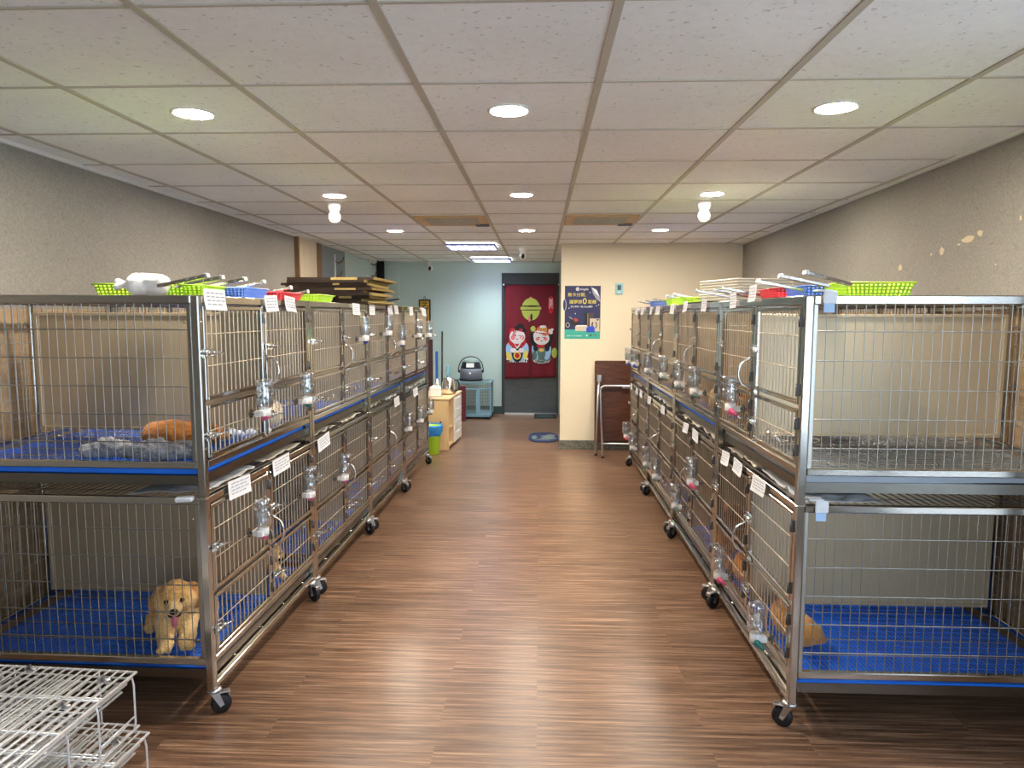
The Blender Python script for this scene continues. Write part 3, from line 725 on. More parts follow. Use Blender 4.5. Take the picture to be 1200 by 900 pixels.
# golden puppy lying face-on in the lower cage
GA, GB, GC, GD = (214, 164, 92), (176, 116, 54), (232, 194, 132), (222, 176, 108)
def golden():
    r = empty('puppy', (0, 0, 0))
    H = (0, -.03, .185)
    pr = [((0, .0, .19), (0, -.03, .20), .066, .062, GA), ((-.034, -.028, .178), (.034, -.028, .178), .046, .046, GC), ((0, .03, .15), (0, .03, .10), .082, .080, GC),      # skull, cheeks
          ((0, -.06, .176), (0, -.098, .170), .038, .028, GC), ((0, -.06, .158), (0, -.084, .148), .022, .016, GC),       # muzzle, jaw
          ((-.058, .0, .222), (-.082, .0, .165), .018, .026, GB), ((.058, .0, .222), (.082, .0, .165), .018, .026, GB),   # ears
          ((-.082, .0, .165), (-.080, -.006, .14), .024, .014, GB), ((.082, .0, .165), (.080, -.006, .14), .024, .014, GB),
          ((0, .04, .14), (0, .03, .09), .060, .070, GC), ((0, .05, .085), (0, .17, .085), .078, .080, GD),               # chest, body
          ((0, .17, .085), (.04, .26, .075), .080, .070, GA),
          ((-.045, .02, .09), (-.042, -.055, .038), .042, .034, GC), ((-.042, -.055, .038), (-.034, -.105, .026), .034, .028, GC),
          ((.045, .02, .09), (.042, -.055, .038), .042, .034, GC), ((.042, -.055, .038), (.036, -.105, .026), .034, .028, GC),
          ((-.055, -.12, .020), (-.052, -.125, .02), .017, .017, GD), ((-.030, -.122, .02), (-.03, -.126, .02), .017, .017, GD), ((.030, -.122, .02), (.03, -.126, .02), .017, .017, GD), ((.058, -.12, .02), (.056, -.125, .02), .017, .017, GD),
          ((-.05, .20, .07), (-.10, .14, .05), .055, .035, GA), ((-.10, .16, .04), (-.115, .10, .024), .026, .022, GD),   # splayed hind leg
          ((.08, .25, .07), (.13, .19, .045), .05, .032, GA), ((.13, .19, .035), (.135, .13, .022), .024, .02, GD),
          ((.05, .31, .06), (.15, .33, .05), .024, .014, GB)]
    b = organic('body', pr, fur, r, .0045, 4, .011)
    face_bits(r, (0, -.03, .192), (0, -1, -.12), 1.0)
    return r
p = golden(); p.scale = (.93, .93, .93); place(p, (-1.402, 2.553, .2155), .42); tag(p, 'golden puppy with its tongue out lying face-on in the lower cage', 'dog', 'puppies in the cages')
def sleeper(cols, s=1., faceup=True, name='puppy'):
    """puppy curled on its side, head resting on the forepaws; head end at -x, back towards +y"""
    A, B, Cc = cols
    r = empty(name, (0, 0, 0))
    sc = lambda *v: tuple(c*s for c in v)
    raw = [((-.10, .01, .075), (.02, .03, .085), .068, .080, A), ((.02, .03, .085), (.12, .0, .075), .080, .074, A),
           ((-.10, .0, .075), (-.16, -.03, .08), .055, .045, A), ((-.165, -.04, .075), (-.18, -.05, .07), .054, .050, A), ((-.20, -.065, .06), (-.228, -.085, .05), .032, .024, Cc),
           ((-.145, -.075, .09), (-.15, -.095, .05), .018, .024, B), ((-.20, -.005, .10), (-.225, .01, .06), .016, .022, B),
           ((-.09, -.05, .04), (-.16, -.10, .022), .034, .022, A), ((-.05, -.05, .04), (-.12, -.12, .020), .032, .021, Cc),
           ((.11, -.04, .06), (.04, -.10, .04), .056, .034, A), ((.04, -.10, .03), (-.03, -.11, .02), .026, .020, Cc),
           ((.15, -.05, .045), (.12, -.10, .03), .024, .018, B), ((.12, -.10, .03), (.06, -.12, .02), .018, .012, B)]
    pr = [(sc(*a), sc(*b), r0*s, r1*s, c) for a, b, r0, r1, c in raw]
    organic('body', pr, fur, r, .007*s, 5, .007*s)
    g = MB(); g.ell(sc(-.245, -.100, .05), (.012*s, .011*s, .010*s)); g.build('nose', nose_m, r)
    g = MB(); g.ell(sc(-.212, -.094, .085), .007*s); g.build('eye', eye_m, r)
    return r
def sitter(cols, s=1.):
    """puppy lying with head raised, facing -x"""
    A, B, Cc = cols
    r = empty('puppy', (0, 0, 0)); sc = lambda *v: tuple(c*s for c in v)
    raw = [((-.04, 0, .085), (.14, 0, .085), .075, .082, A), ((.14, 0, .08), (.2, .02, .07), .08, .06, A), ((-.07, 0, .10), (-.10, 0, .17), .062, .05, Cc), ((-.11, 0, .19), (-.13, 0, .195), .058, .055, A),
           ((-.16, 0, .18), (-.195, 0, .172), .032, .024, Cc), ((-.10, -.055, .22), (-.105, -.075, .16), .018, .024, B), ((-.10, .055, .22), (-.105, .075, .16), .018, .024, B),
           ((-.06, -.045, .07), (-.17, -.05, .024), .036, .024, Cc), ((-.06, .045, .07), (-.17, .05, .024), .036, .024, Cc), ((.13, -.07, .06), (.05, -.10, .03), .055, .028, A), ((.13, .07, .06), (.05, .10, .03), .055, .028, A), ((.22, .03, .05), (.29, .07, .03), .024, .014, B)]
    organic('body', [(sc(*a), sc(*b), r0*s, r1*s, c) for a, b, r0, r1, c in raw], fur, r, .0065*s, 5, .007*s)
    face_bits(r, sc(-.125, 0, .197), (-1, 0, -.12), s, False)
    return r
UF, LF = .9455, .2155
brown = ((188, 130, 66), (160, 100, 44), (206, 156, 92)); apricot = ((190, 120, 50), (166, 98, 36), (204, 140, 74)); white = ((232, 220, 196), (220, 200, 168), (240, 232, 214))
redb = ((140, 74, 36), (112, 56, 26), (160, 92, 50)); tan = ((196, 160, 112), (150, 108, 66), (216, 188, 148)); cream_c = ((214, 186, 160), (190, 156, 130), (226, 204, 184))
DG = 'puppies in the cages'
def flip(o): o.scale = (-1, 1, 1); return o
tag(place(sleeper(apricot, .72), (-1.44, 2.70, UF), PI+.1), 'apricot puppy asleep behind the grey fluffy blanket in the upper cage', 'dog', DG)
tag(place(sleeper(white, .85), (-1.30, 3.22, UF), -PI/2+.1), 'white puppy with black nose curled behind the upper doors with the pink and teal bottles', 'dog', DG)
tag(place(sitter(((222, 184, 128), (200, 150, 90), (232, 204, 156)), .66), (-1.32, 3.22, LF), PI-.7), 'small pale puppy lying behind the lower doors past the golden puppy', 'dog', DG)
tag(place(sitter(apricot, .95), (-1.36, 5.98, UF), PI-.5), 'orange-brown puppy sitting in the last upper cage before the wooden cabinet', 'dog', DG)
tag(place(flip(sleeper(brown, .78)), (1.015, 2.695, LF), PI/2+.05), 'golden-brown puppy asleep on the blue floor beside the teal-nozzle bottle', 'dog', DG)
tag(place(sitter(((196, 128, 56), (170, 100, 40), (206, 146, 78)), .95), (1.14, 3.20, UF), -.3), 'orange-brown puppy in the upper cage behind the pink-nozzle bottle', 'dog', DG)
tag(place(sleeper(tan, .95), (1.02, 3.76, UF), PI/2), 'fluffy tan puppy curled in the upper tier, third cage from the folding table', 'dog', DG)
tag(place(flip(sleeper(cream_c, .95)), (1.02, 4.31, UF), PI/2), 'cream puppy curled in the upper tier beside the fluffy tan puppy', 'dog', DG)
tag(place(sleeper(cream_c, .9), (1.02, 4.87, UF), PI/2), 'pinkish cream puppy asleep in the upper tier, second cage from the folding table', 'dog', DG)
tag(place(sitter(redb, 1.05), (1.16, 3.72, LF), .25), 'reddish-brown curly puppy in the lower tier, third cage from the folding table', 'dog', DG)
tag(place(sleeper(apricot, .92), (1.02, 3.20, LF), PI/2), 'orange puppy asleep in the lower cage past the golden-brown puppy', 'dog', DG)
# bowl rings are only where no puppy lies against the door
bpy.context.view_layer.update()
dogs = [o.matrix_world.translation.copy() for o in bpy.data.objects if o.get('category') == 'dog']
for o in [o for o in bpy.data.objects if o.name.startswith('bowl_ring')]:
    c = o.matrix_world @ (sum((Vector(b) for b in o.bound_box), Vector())/8)
    if any(abs(c.y-d_.y) < .42 and abs(c.x-d_.x) < .45 and -.05 < c.z-d_.z < .2 for d_ in dogs): bpy.data.objects.remove(o)
# blanket and cloth
bl = mat('grey_plush', (134, 136, 144), .95, 0, .6, 26, .6, 160, sheen=.4)
r0 = random.Random(11); pr = []
for k in range(16):
    t = k/15; x = -.20+.40*t; pr.append(((x, .035*math.sin(t*9), .022), (x+.05, .035*math.sin(t*9+1.2), .026+.012*math.sin(t*11)), .024+.008*r0.random(), .022, (150, 150, 156)))
    pr.append(((x, -.035+.02*math.sin(t*7), .026), (x+.03, -.02, .034+.02*math.sin(t*14)), .028, .024, (150, 150, 156)))
o = organic('plush_blanket', pr, bl, None, .006, 2, .022); place(o, (-1.475, 2.52, UF), .02); tag(o, 'grey fluffy blanket bunched up in front of the apricot puppy', 'blanket')
pr = [((-.08+.04*k, .02*math.sin(k*2.), .012), (-.05+.04*k, .02*math.cos(k*3.), .03), .016, .02, (200, 206, 216)) for k in range(5)]
o = organic('cloth', pr, mat('blue_white_cloth', (176, 186, 206), .95, 0, .5, 24), None, .006, 3, .01); place(o, (-1.33, 2.86, UF), .1); tag(o, 'small blue and white cloth behind the first upper door', 'cloth')

# ------------------------------------------------------------------ clutter on the cage tops
TOP = 1.5455
def basket(w, d, h, matl, loc, rz, label):
    o = empty('plastic_basket', loc, rz, label, 'basket', 'plastic baskets on the cage tops')
    m = MB(); fl = 1.12
    def wall(p0, p1, n, out):
        p0, p1 = Vector(p0), Vector(p1); o_ = Vector(out); rows = 4
        P = lambda u, v: p0.lerp(p1, .5+(u-.5)*(1+(fl-1)*v))+o_*(v*.5*(fl-1)*(w if out[0] else d))+Vector((0, 0, v*h))
        for i in range(n):
            for j in range(rows):
                u0, u1, v0, v1 = i/n, (i+1)/n, j/rows, (j+1)/rows; e, k = .24/n, .22/rows
                a = [P(u0, v0), P(u1, v0), P(u1, v1), P(u0, v1)]; b = [P(u0+e, v0+k), P(u1-e, v0+k), P(u1-e, v1-k), P(u0+e, v1-k)]
                m.add(a+b, [(0, 1, 5, 4), (1, 2, 6, 5), (2, 3, 7, 6), (3, 0, 4, 7)], False)
    nx, ny = max(4, int(w/.014)), max(4, int(d/.014))
    wall((-w/2, -d/2, 0), (w/2, -d/2, 0), nx, (0, -1, 0)); wall((w/2, -d/2, 0), (w/2, d/2, 0), ny, (1, 0, 0)); wall((w/2, d/2, 0), (-w/2, d/2, 0), nx, (0, 1, 0)); wall((-w/2, d/2, 0), (-w/2, -d/2, 0), ny, (-1, 0, 0))
    m.add([(-w/2, -d/2, .001), (w/2, -d/2, .001), (w/2, d/2, .001), (-w/2, d/2, .001)], [(0, 1, 2, 3)], False)
    b = m.build('basket_body', matl, o); md = b.modifiers.new('s', 'SOLIDIFY'); md.thickness = .002
    g = MB(); a, c = w/2*fl+.003, d/2*fl+.003
    g.tube([(-a, -c, h), (a, -c, h), (a, c, h), (-a, c, h)], .0035, 6, True); g.build('rim', matl, o)
basket(.15, .22, .046, lime, (-1.62, 2.74, TOP), .05, 'lime green basket behind the white bag')
basket(.07, .20, .044, lime, (-1.355, 2.66, TOP), .0, 'lime green basket beside the white bag')
basket(.06, .20, .038, lime, (-1.27, 2.62, TOP), .05, 'lime green basket at the cage corner, by the first paper note')
basket(.14, .22, .040, basket_blue, (-1.275, 2.93, TOP), .0, 'blue basket under the steel bars opposite the red and lime baskets')
basket(.17, .24, .032, basket_red, (-1.26, 3.28, TOP), .0, 'red basket beside the dark cardboard stack')
basket(.20, .24, .034, lime, (-1.26, 3.75, TOP), .0, 'lime green basket in front of the dark cardboard stack')
basket(.215, .20, .052, lime, (1.245, 2.72, TOP), -.03, 'large lime green basket beside the blue basket, under the chipped wall')
basket(.12, .22, .050, basket_blue, (1.14, 2.985, TOP), .0, 'blue basket between the red and the large lime green basket')
basket(.15, .22, .050, basket_red, (1.13, 3.26, TOP), .0, 'red basket beside the blue and lime green ones')
basket(.16, .26, .045, lime, (1.02, 4.72, TOP), .0, 'lime green basket past the stack of white trays')
basket(.10, .2, .045, lime, (1.00, 5.15, TOP), .0, 'small lime green basket between white trays and thermostat wall')
basket(.14, .2, .04, basket_blue, (1.0, 5.8, TOP), .0, 'blue basket on the row end by the folding table')
# white bag
pr = [((-.035, 0, .040), (.055, 0, .038), .040, .038, (240, 240, 238)), ((-.03, -.02, .036), (.05, .02, .038), .036, .036, (240, 240, 238)), ((-.04, 0, .04), (-.082, .0, .038), .034, .012, (230, 230, 230)), ((-.082, 0, .038), (-.112, .004, .046), .010, .016, (226, 228, 230)), ((-.082, 0, .038), (-.112, -.01, .03), .010, .012, (226, 228, 230))]
o = organic('tied_bag', pr, mat('white_bag_plastic', (240, 240, 238), .4, bump=.1, bump_scale=30), None, .005, 4, .004); place(o, (-1.445, 2.53, TOP), .0, 0, 0); o.scale = (.95, 1, 1.05); tag(o, 'tied white plastic bag on the cage top above the apricot puppy', 'bag')
# steel bars lying on the cage tops with their ends out over the aisle
def bar(tip, tail, label):
    tip, tail = Vector(tip), Vector(tail); dv = tip-tail; ln = dv.length; yaw = math.atan2(dv.y, dv.x); pit = -math.asin(dv.z/ln)
    M = Matrix.Rotation(yaw, 4, 'Z') @ Matrix.Rotation(pit, 4, 'Y')
    o = empty('steel_bar', tail, 0, label, 'steel bar', 'steel bars on the cage tops')
    g = MB(); g.bbox(0, -.011, -.006, ln, .011, .006, .002, M); g.build('tube', steel, o)
    g = MB(); g.bbox(ln-.004, -.012, -.009, ln+.008, .012, .009, .003, M); g.build('end_cap', zinc, o)
    for t in (.035, .07): g = MB(); g.rod(M @ Vector((ln-t, -.014, 0)), M @ Vector((ln-t, .014, 0)), .005, 8); g.build('bolt', chrome, o)
zb = 1.612
def lbar(i, y, tail_y, label, z=zb, s='L'):
    if s == 'L': bar((LX(y)+.015, y, z), (LX(y)-.17, y+(tail_y-y)*.5, z-.034), label)
    else: bar((RX-.01, y, z), (RX+.17, y+(tail_y-y)*.5, z-.034), label)
lbar(0, 2.42, 2.46, 'steel bar over the lime baskets, first from the white bag')
lbar(1, 2.53, 2.58, 'steel bar over the lime baskets, second from the white bag')
lbar(2, 2.72, 2.75, 'steel bar beside the blue basket, third from the white bag', 1.615)
lbar(3, 2.90, 2.93, 'steel bar beside the blue basket, fourth from the white bag', 1.612)
lbar(4, 3.20, 3.20, 'steel bar over the red basket, fifth from the white bag', 1.600)
lbar(5, 3.42, 3.42, 'steel bar in front of the dark cardboard stack', 1.590)
lbar(6, 5.5, 5.5, 'steel bar on the row end by the yellow plaque', 1.60)
lbar(0, 2.36, 2.52, 'steel bar behind the large lime basket under the chipped wall', 1.618, 'R')
lbar(1, 2.60, 2.64, 'steel bar over the blue basket under the chipped wall', 1.620, 'R')
lbar(2, 2.86, 2.88, 'steel bar over the red basket under the chipped wall', 1.613, 'R')
lbar(3, 3.40, 3.40, 'steel bar in front of the white trays, nearer the red basket', 1.607, 'R')
lbar(4, 3.55, 3.55, 'steel bar under the paper notes in front of the white trays', 1.602, 'R')
lbar(5, 3.95, 3.95, 'steel bar beside the far corner of the white tray stack', 1.612, 'R')
lbar(6, 4.62, 4.62, 'steel bar over the lime basket past the white trays', 1.612, 'R')
lbar(7, 4.86, 4.86, 'second steel bar over the lime basket past the white trays', 1.608, 'R')
lbar(8, 5.45, 5.45, 'steel bar beside the small lime basket, near the thermostat wall', 1.60, 'R')
lbar(9, 5.85, 5.85, 'steel bar beside the far blue basket, near the folding table', 1.595, 'R')
lbar(10, 6.25, 6.25, 'steel bar nearest the folding table', 1.595, 'R')
# stack of flattened cardboard boxes
card = mat('cardboard_dark', (58, 44, 34), .85, 0, .35, 9); card_y = mat('cardboard_edge', (196, 174, 110), .85, 0, .25, 60)
r = random.Random(5); z = TOP
for k in range(10):
    t = r.uniform(.014, .020); w, dpt = r.uniform(.52, .60), r.uniform(.55, .70)
    m = MB(); m.box(-w/2, -dpt/2, 0, w/2-.02, dpt/2, t)
    m.mi = 1
    for q in range(6): m.box(w/2-.02, -dpt/2, t*q/6+.0006, w/2-r.uniform(0, .02), dpt/2, t*(q+1)/6-.0006)
    if k in (2, 5, 7, 9): m.box(r.uniform(-.05, .05), -dpt/2-.004, .001, r.uniform(.08, .17), -dpt/2+.001, t-.001)
    o = place(m.build('cardboard_sheet', [card, card_y]), (-1.385+r.uniform(-.03, .03), 4.86+r.uniform(-.04, .04), z), r.uniform(-.05, .05)); z += t+.0008
    if k == 0: cb_base = z
    pos = ['bottom sheet', 'second sheet from the bottom', 'third sheet from the bottom', 'fourth sheet from the bottom', 'fifth sheet from the bottom', 'fifth sheet from the top', 'fourth sheet from the top', 'third sheet from the top', 'second sheet from the top', 'topmost sheet'][k]
    tag(o, f'flattened brown cardboard box, {pos} of the stack on the cages', 'cardboard box', 'flattened cardboard boxes')
# nested white trays
tray_m = mat('off_white_plastic', (228, 224, 212), .5)
z = TOP
for k in range(9):
    m = MB(); w, dpt, h = .36, .46, .026; rim = .012
    for (a, b, zz0, zz1) in ((1, 1.0, .0, .003),): m.bbox(-w/2+.02, -dpt/2+.02, 0, w/2-.02, dpt/2-.02, .003, .001)
    for (x0, y0, x1, y1) in ((-w/2+.015, -dpt/2+.015, w/2-.015, -dpt/2+.02), (-w/2+.015, dpt/2-.02, w/2-.015, dpt/2-.015), (-w/2+.015, -dpt/2+.02, -w/2+.02, dpt/2-.02), (w/2-.02, -dpt/2+.02, w/2-.015, dpt/2-.02)): m.box(x0, y0, .0, x1, y1, .0155)
    for (x0, y0, x1, y1) in ((-w/2, -dpt/2, w/2, -dpt/2+.02), (-w/2, dpt/2-.02, w/2, dpt/2), (-w/2, -dpt/2+.02, -w/2+.02, dpt/2-.02), (w/2-.02, -dpt/2+.02, w/2, dpt/2-.02)): m.bbox(x0, y0, .0065, x1, y1, .0155, .003)
    tw = .0 if k < 4 else .12
    o = place(m.build('plastic_tray', tray_m), (1.235+(0 if k < 4 else .02), 4.35, z), .13+tw); z += .0162
    pos = ['bottom tray', 'second tray from the bottom', 'third tray from the bottom', 'fourth tray from the bottom', 'middle tray', 'fourth tray from the top', 'third tray from the top', 'second tray from the top', 'topmost tray'][k]
    tag(o, f'off-white plastic tray, {pos} of the nested stack on the cages', 'tray', 'nested white plastic trays')
m = MB(); m.bbox(-.06, -.25, 0, .06, .25, .008, .002); o = place(m.build('black_board', black_paint), (.96, 4.10, TOP), .0); tag(o, 'thin black board beneath the edge of the white trays', 'board')

# ------------------------------------------------------------------ folded wire crates in the front corner
def folded_crate(loc, rz, label):
    o = empty('folded_wire_crate', loc, rz, label, 'wire crate', 'folded wire crates')    # local: far edge at y=0, right edge at x=0
    W, Dp = .62, .95
    def grid(name, z, sp, rr, inset, cross, jit=0.):
        m = MB(); rj = random.Random(int(z*1000))
        x0, x1, y0, y1 = -W+inset, -inset, -Dp+inset, -inset
        m.tube([(x0, y0, z), (x1, y0, z), (x1, y1, z), (x0, y1, z)], rr*1.5, 8, True)
        n = int((x1-x0)/sp)
        for k in range(1, n): xx = x0+(x1-x0)*k/n; zz = z+.003*rj.uniform(-jit, jit); m.rod((xx, y0, zz+rr), (xx, y1, zz+rr), rr, 6)
        for k in range(1, cross): yy = y0+(y1-y0)*k/cross; m.rod((x0, yy, z-rr), (x1, yy, z-rr), rr*1.15, 6); m.rod((x0, yy+.012, z-rr), (x1, yy+.012, z-rr), rr, 6) if k % 2 else None
        return m.build(name, bluewire, o)
    grid('top_panel', .180, .027, .0030, 0, 6); grid('side_panel', .166, .031, .0026, .012, 5, 1.); grid('side_panel', .152, .025, .0026, .02, 7, 1.); grid('side_panel', .130, .029, .0026, .03, 6, 1.); grid('base_panel', .006, .034, .0026, 0, 6)
    for y0, y1 in ((-.02, -.18), (-.30, -.50), (-.62, -.82)):      # open end: upright loops between base and top
        m = MB(); m.tube([(-.002, y0, .006), (.004, y0, .03), (.004, y0, .15), (-.002, y0, .18), (-.002, y1, .18), (.004, y1, .15), (.004, y1, .03), (-.002, y1, .006)], .003, 8)
        m.tube([(.003, y0, .05), (.003, y1, .05)], .0026, 8); m.build('upright_loop', bluewire, o)
    for x in (-.12, -.40): m = MB(); m.tube([(x, -.002, .006), (x, -.002, .18)], .003, 8); m.build('upright', bluewire, o)
    for (x, y) in ((-.06, -.06), (-.08, -.20), (-.33, -.02), (-.06, -.55)):
        m = MB(); m.tube([(x-.02, y, .182), (x-.01, y+.01, .192), (x+.01, y-.01, .192), (x+.02, y, .182)], .004, 8); m.bbox(x-.012, y-.012, .178, x+.012, y+.012, .186, .003)
        m.build('clip', zinc, o)
folded_crate((-1.205, 2.0, 0.003), -.07, 'folded galvanised wire crate on the floor, bottom one of two')
folded_crate((-1.235, 2.0, .200), -.05, 'folded galvanised wire crate, upper one of two in the front corner')

# ------------------------------------------------------------------ back room things
# cabinet with a shelf bay and white drawers facing the aisle
cb = empty('storage_cabinet', (-.975, 7.455, 0), -.06, 'light oak cabinet with white drawers at the end of the cages', 'cabinet')   # local: aisle face x=0, depth to -x, length +y
CW, CL, CH = .42, .80, .572
g = MB(); g.bbox(-CW, 0, 0, 0, .018, CH-.018, .002); g.mi = 1; g.ell((-.09, -.001, .30), (.012, .002, .02)); g.build('side_panel', [oak, ink], cb)
g = MB(); g.bbox(-CW, CL-.018, 0, 0, CL, CH-.018, .002); g.build('side_panel', oak, cb)
g = MB(); g.bbox(-CW-.005, -.01, CH-.018, .01, CL+.01, CH, .003); g.build('top', oak, cb)
g = MB(); g.box(-CW, .018, 0, -CW+.01, CL-.018, CH-.018); g.build('back_board', oak, cb)
for zz in (.03, .22): g = MB(); g.bbox(-CW+.01, .018, zz, -.005, .30, zz+.016, .002); g.build('shelf', oak, cb)
g = MB(); g.bbox(-CW+.01, .30, .03, 0, .316, CH-.018, .002); g.build('divider', oak, cb)
for k in range(4):
    g = MB(); z0 = .03+k*.13; g.bbox(-CW+.02, .32, z0, .006, CL-.022, z0+.122, .004); dr = g.build('drawer', white_plastic, cb, 'white drawer')
    g = MB(); g.bbox(.006, .48, z0+.09, .016, .62, z0+.102, .003); g.build('drawer_handle', white_plastic, dr)
tag(place(organic('plastic_bag', [((0, 0, .05), (0, .08, .08), .045, .05, (180, 206, 236)), ((0, .02, .12), (.02, .1, .13), .035, .03, (180, 206, 236)), ((.03, .1, .12), (.05, .12, .04), .02, .015, (180, 206, 236))], mat('blue_white_bag', (176, 206, 238), .4, 0, .3, 18), None, .007, 4, .008), (-1.07, 7.53, .237), .0), 'crumpled blue and white plastic bag on the cabinet shelf', 'bag')
m = MB()
for k in range(6): m.box(-.11+.004*k, -.09, .0015*k, .11-.003*k, .09, .0015*k+.001)
tag(place(m.build('paper_sheets', paper), (-1.10, 7.61, .047), .15), 'white paper sheets on the lowest cabinet shelf', 'paper', kind='stuff')
m = MB(); m.bbox(-.10, -.012, 0, .10, .012, .24, .003); tag(place(m.build('white_box_file', white_plastic), (-1.20, 7.61, .237), PI/2-.06), 'upright white file board on the cabinet shelf', 'file')
# white dispenser bottle, steel pitcher, brush
b = empty('dispenser_bottle', (-1.14, 7.60, .573), 0, 'white plastic bottle with a pointed cap on the oak cabinet', 'bottle')
g = MB(); g.bbox(-.062, -.03, 0, .062, .03, .115, .012); g.bbox(-.035, -.022, .11, .045, .022, .13, .01); g.build('bottle_body', white_plastic, b)
g = MB(); g.lathe([(.020, .128), (.020, .15), (.013, .165), (.006, .20), (.002, .202)], 14, Matrix.Translation((.022, 0, 0))); g.build('cap', white_plastic, b)
b = empty('steel_pitcher', (-1.02, 7.86, .573), 0, 'shiny steel pitcher with black handle on the oak cabinet', 'pitcher')
g = MB(); g.lathe([(.060, 0), (.080, .02), (.088, .07), (.084, .12), (.070, .16), (.066, .18), (.063, .18), (.064, .16), (.078, .12), (.082, .07), (.074, .024), (.01, .01)], 24); g.build('pitcher_body', chrome, b)
g = MB(); g.tube([(.066, -.02, .165), (.10, -.02, .16), (.118, -.02, .11), (.105, -.02, .05), (.084, -.02, .04)], .008, 8); g.build('handle', black_rubber, b)
m = MB(); m.rod((0, 0, .0), (.012, 0, .22), .006, 8); m.mi = 1; m.bbox(.004, -.012, .20, .028, .012, .31, .005); o = place(m.build('scrub_brush', [teal, mat('brush_blue', (110, 180, 205), .5)]), (-1.05, 7.86, .588), 0); tag(o, 'blue and teal brush standing in the steel pitcher', 'brush')
# bin
b = empty('waste_bin', (-1.13, 7.28, 0), 0, 'yellow-green waste bin with a blue liner bag beside the oak cabinet', 'waste bin')
g = MB(); g.lathe([(.070, 0), (.075, .004), (.098, .30), (.100, .302), (.095, .302), (.072, .01)], 24); g.build('bin_body', lime, b)
g = MB(); vs = []; n = 32
for j in range(7):
    for k in range(n):
        a = 2*PI*k/n; rr = (.094, .101, .110, .114, .114, .112, .106)[j]+.004*math.sin(a*7+j); zz = (.20, .30, .315, .30, .27, .235, .215)[j]+.012*math.sin(a*5+1)*(j > 3); vs.append((rr*math.cos(a), rr*math.sin(a), zz))
g.add(vs, [(j*n+k, j*n+(k+1) % n, (j+1)*n+(k+1) % n, (j+1)*n+k) for j in range(6) for k in range(n)], True)
g.build('liner_bag', mat('blue_bag_film', (40, 130, 200), .3, 0, .3, 20, .3, 40), b, 'blue plastic liner bag')
# broom, dustpan handle, mop board behind the cages
o = empty('broom', (-1.19, 8.46, 0), 0, 'black broom with upright stick behind the oak cabinet', 'broom')
g = MB(); g.rod((0, 0, .12), (.005, .05, 1.27), .012, 10); g.build('stick', black_paint, o)
g = MB(); g.bbox(-.05, -.02, 0, .05, .02, .14, .008); g.build('brush_head', mat('bristle', (40, 46, 60), .9), o)
o = empty('dustpan', (-1.275, 8.64, 0), 0, 'long-handled blue dustpan standing beside the black broom', 'dustpan')
g = MB(); g.bbox(-.016, -.012, .20, .016, .012, 1.02, .006); g.build('handle', mat('dustpan_blue', (40, 104, 190), .45), o); g = MB(); g.bbox(-.06, -.05, 0, .06, .03, .24, .02); g.build('pan', mat('dustpan_navy', (28, 58, 120), .45), o)
o = empty('floor_squeegee', (-1.315, 8.40, 0), 0, 'dark upright squeegee with a steel hook at the cage end', 'squeegee')
g = MB(); g.bbox(-.028, -.012, .1, .028, .012, 1.18, .004); g.build('board', mat('maroon_board', (52, 22, 26), .5), o); g = MB(); g.tube([(-.02, 0, 1.18), (-.03, 0, 1.24), (.03, -.01, 1.245), (.09, -.02, 1.21)], .008, 8); g.build('hook', chrome, o); g = MB(); g.bbox(-.10, -.03, 0, .10, .03, .10, .01); g.build('head', black_rubber, o)
# blue wire crate with vacuum cleaner on it
o = empty('wire_crate', (-.945, 9.98, 0), 0, 'pale blue wire pet crate under the grey vacuum cleaner', 'wire crate')
lb = mat('pale_blue_enamel', (132, 178, 200), .4)
hw, hd, hz = .265, .24, .53
g = MB(); g.bbox(-hw, -hd, .03, hw, hd, .055, .006); g.build('base_tray', lb, o)
g = MB()
for x in (-hw, hw):
    for y in (-hd, hd): g.bbox(x-.009, y-.009, .05, x+.009, y+.009, hz, .003)
for zz in (.055, hz-.016):
    for y in (-hd, hd): g.bbox(-hw, y-.009, zz, hw, y+.009, zz+.016, .003)
    for x in (-hw, hw): g.bbox(x-.009, -hd, zz, x+.009, hd, zz+.016, .003)
g.bbox(.06, -hd-.01, .06, .12, -hd+.004, .42, .002); g.bbox(-hw, -hd-.008, .42, hw, -hd+.006, .436, .003)
g.build('frame', lb, o)
g = MB()
for k in range(1, 28):
    x = -hw+2*hw*k/28
    for y in (-hd, hd): g.rod((x, y, .05), (x, y, hz), .003, 5, caps=False)
    g.rod((x, -hd, hz-.006), (x, hd, hz-.006), .002, 5, caps=False)
for k in range(1, 24):
    y = -hd+2*hd*k/24
    for x in (-hw, hw): g.rod((x, y, .05), (x, y, hz), .002, 5, caps=False)
for k in range(1, 10):
    zz = .05+(hz-.05)*k/10
    for y in (-hd, hd): g.rod((-hw, y, zz), (hw, y, zz), .002, 5, caps=False)
g.build('wire_panel', mat('crate_wire', (140, 150, 146), .4, .3), o)
g = MB()
for x in (-.2, .2):
    for y in (-.18, .18): g.rod((x, y, 0), (x, y, .035), .014, 8)
g.build('foot', black_rubber, o)
v = empty('vacuum_cleaner', (-.975, 9.96, hz+.001), 0, 'grey canister vacuum cleaner with an arched black handle on the crate', 'vacuum cleaner')
g = MB(); g.lathe([(.160, 0), (.168, .006), (.168, .03), (.160, .032)], 30); g.build('base_ring', black_rubber, v)
g = MB(); g.lathe([(.160, .03), (.160, .15), (.152, .175), (.148, .18)], 30); g.mi = 1; g.ell((-.0, -.162, .115), (.016, .006, .014)); g.build('drum', [mat('vacuum_grey', (134, 142, 158), .45), white_plastic], v)
g = MB(); g.lathe([(.150, .178), (.147, .19), (.125, .265), (.120, .27)], 30); g.mi = 1
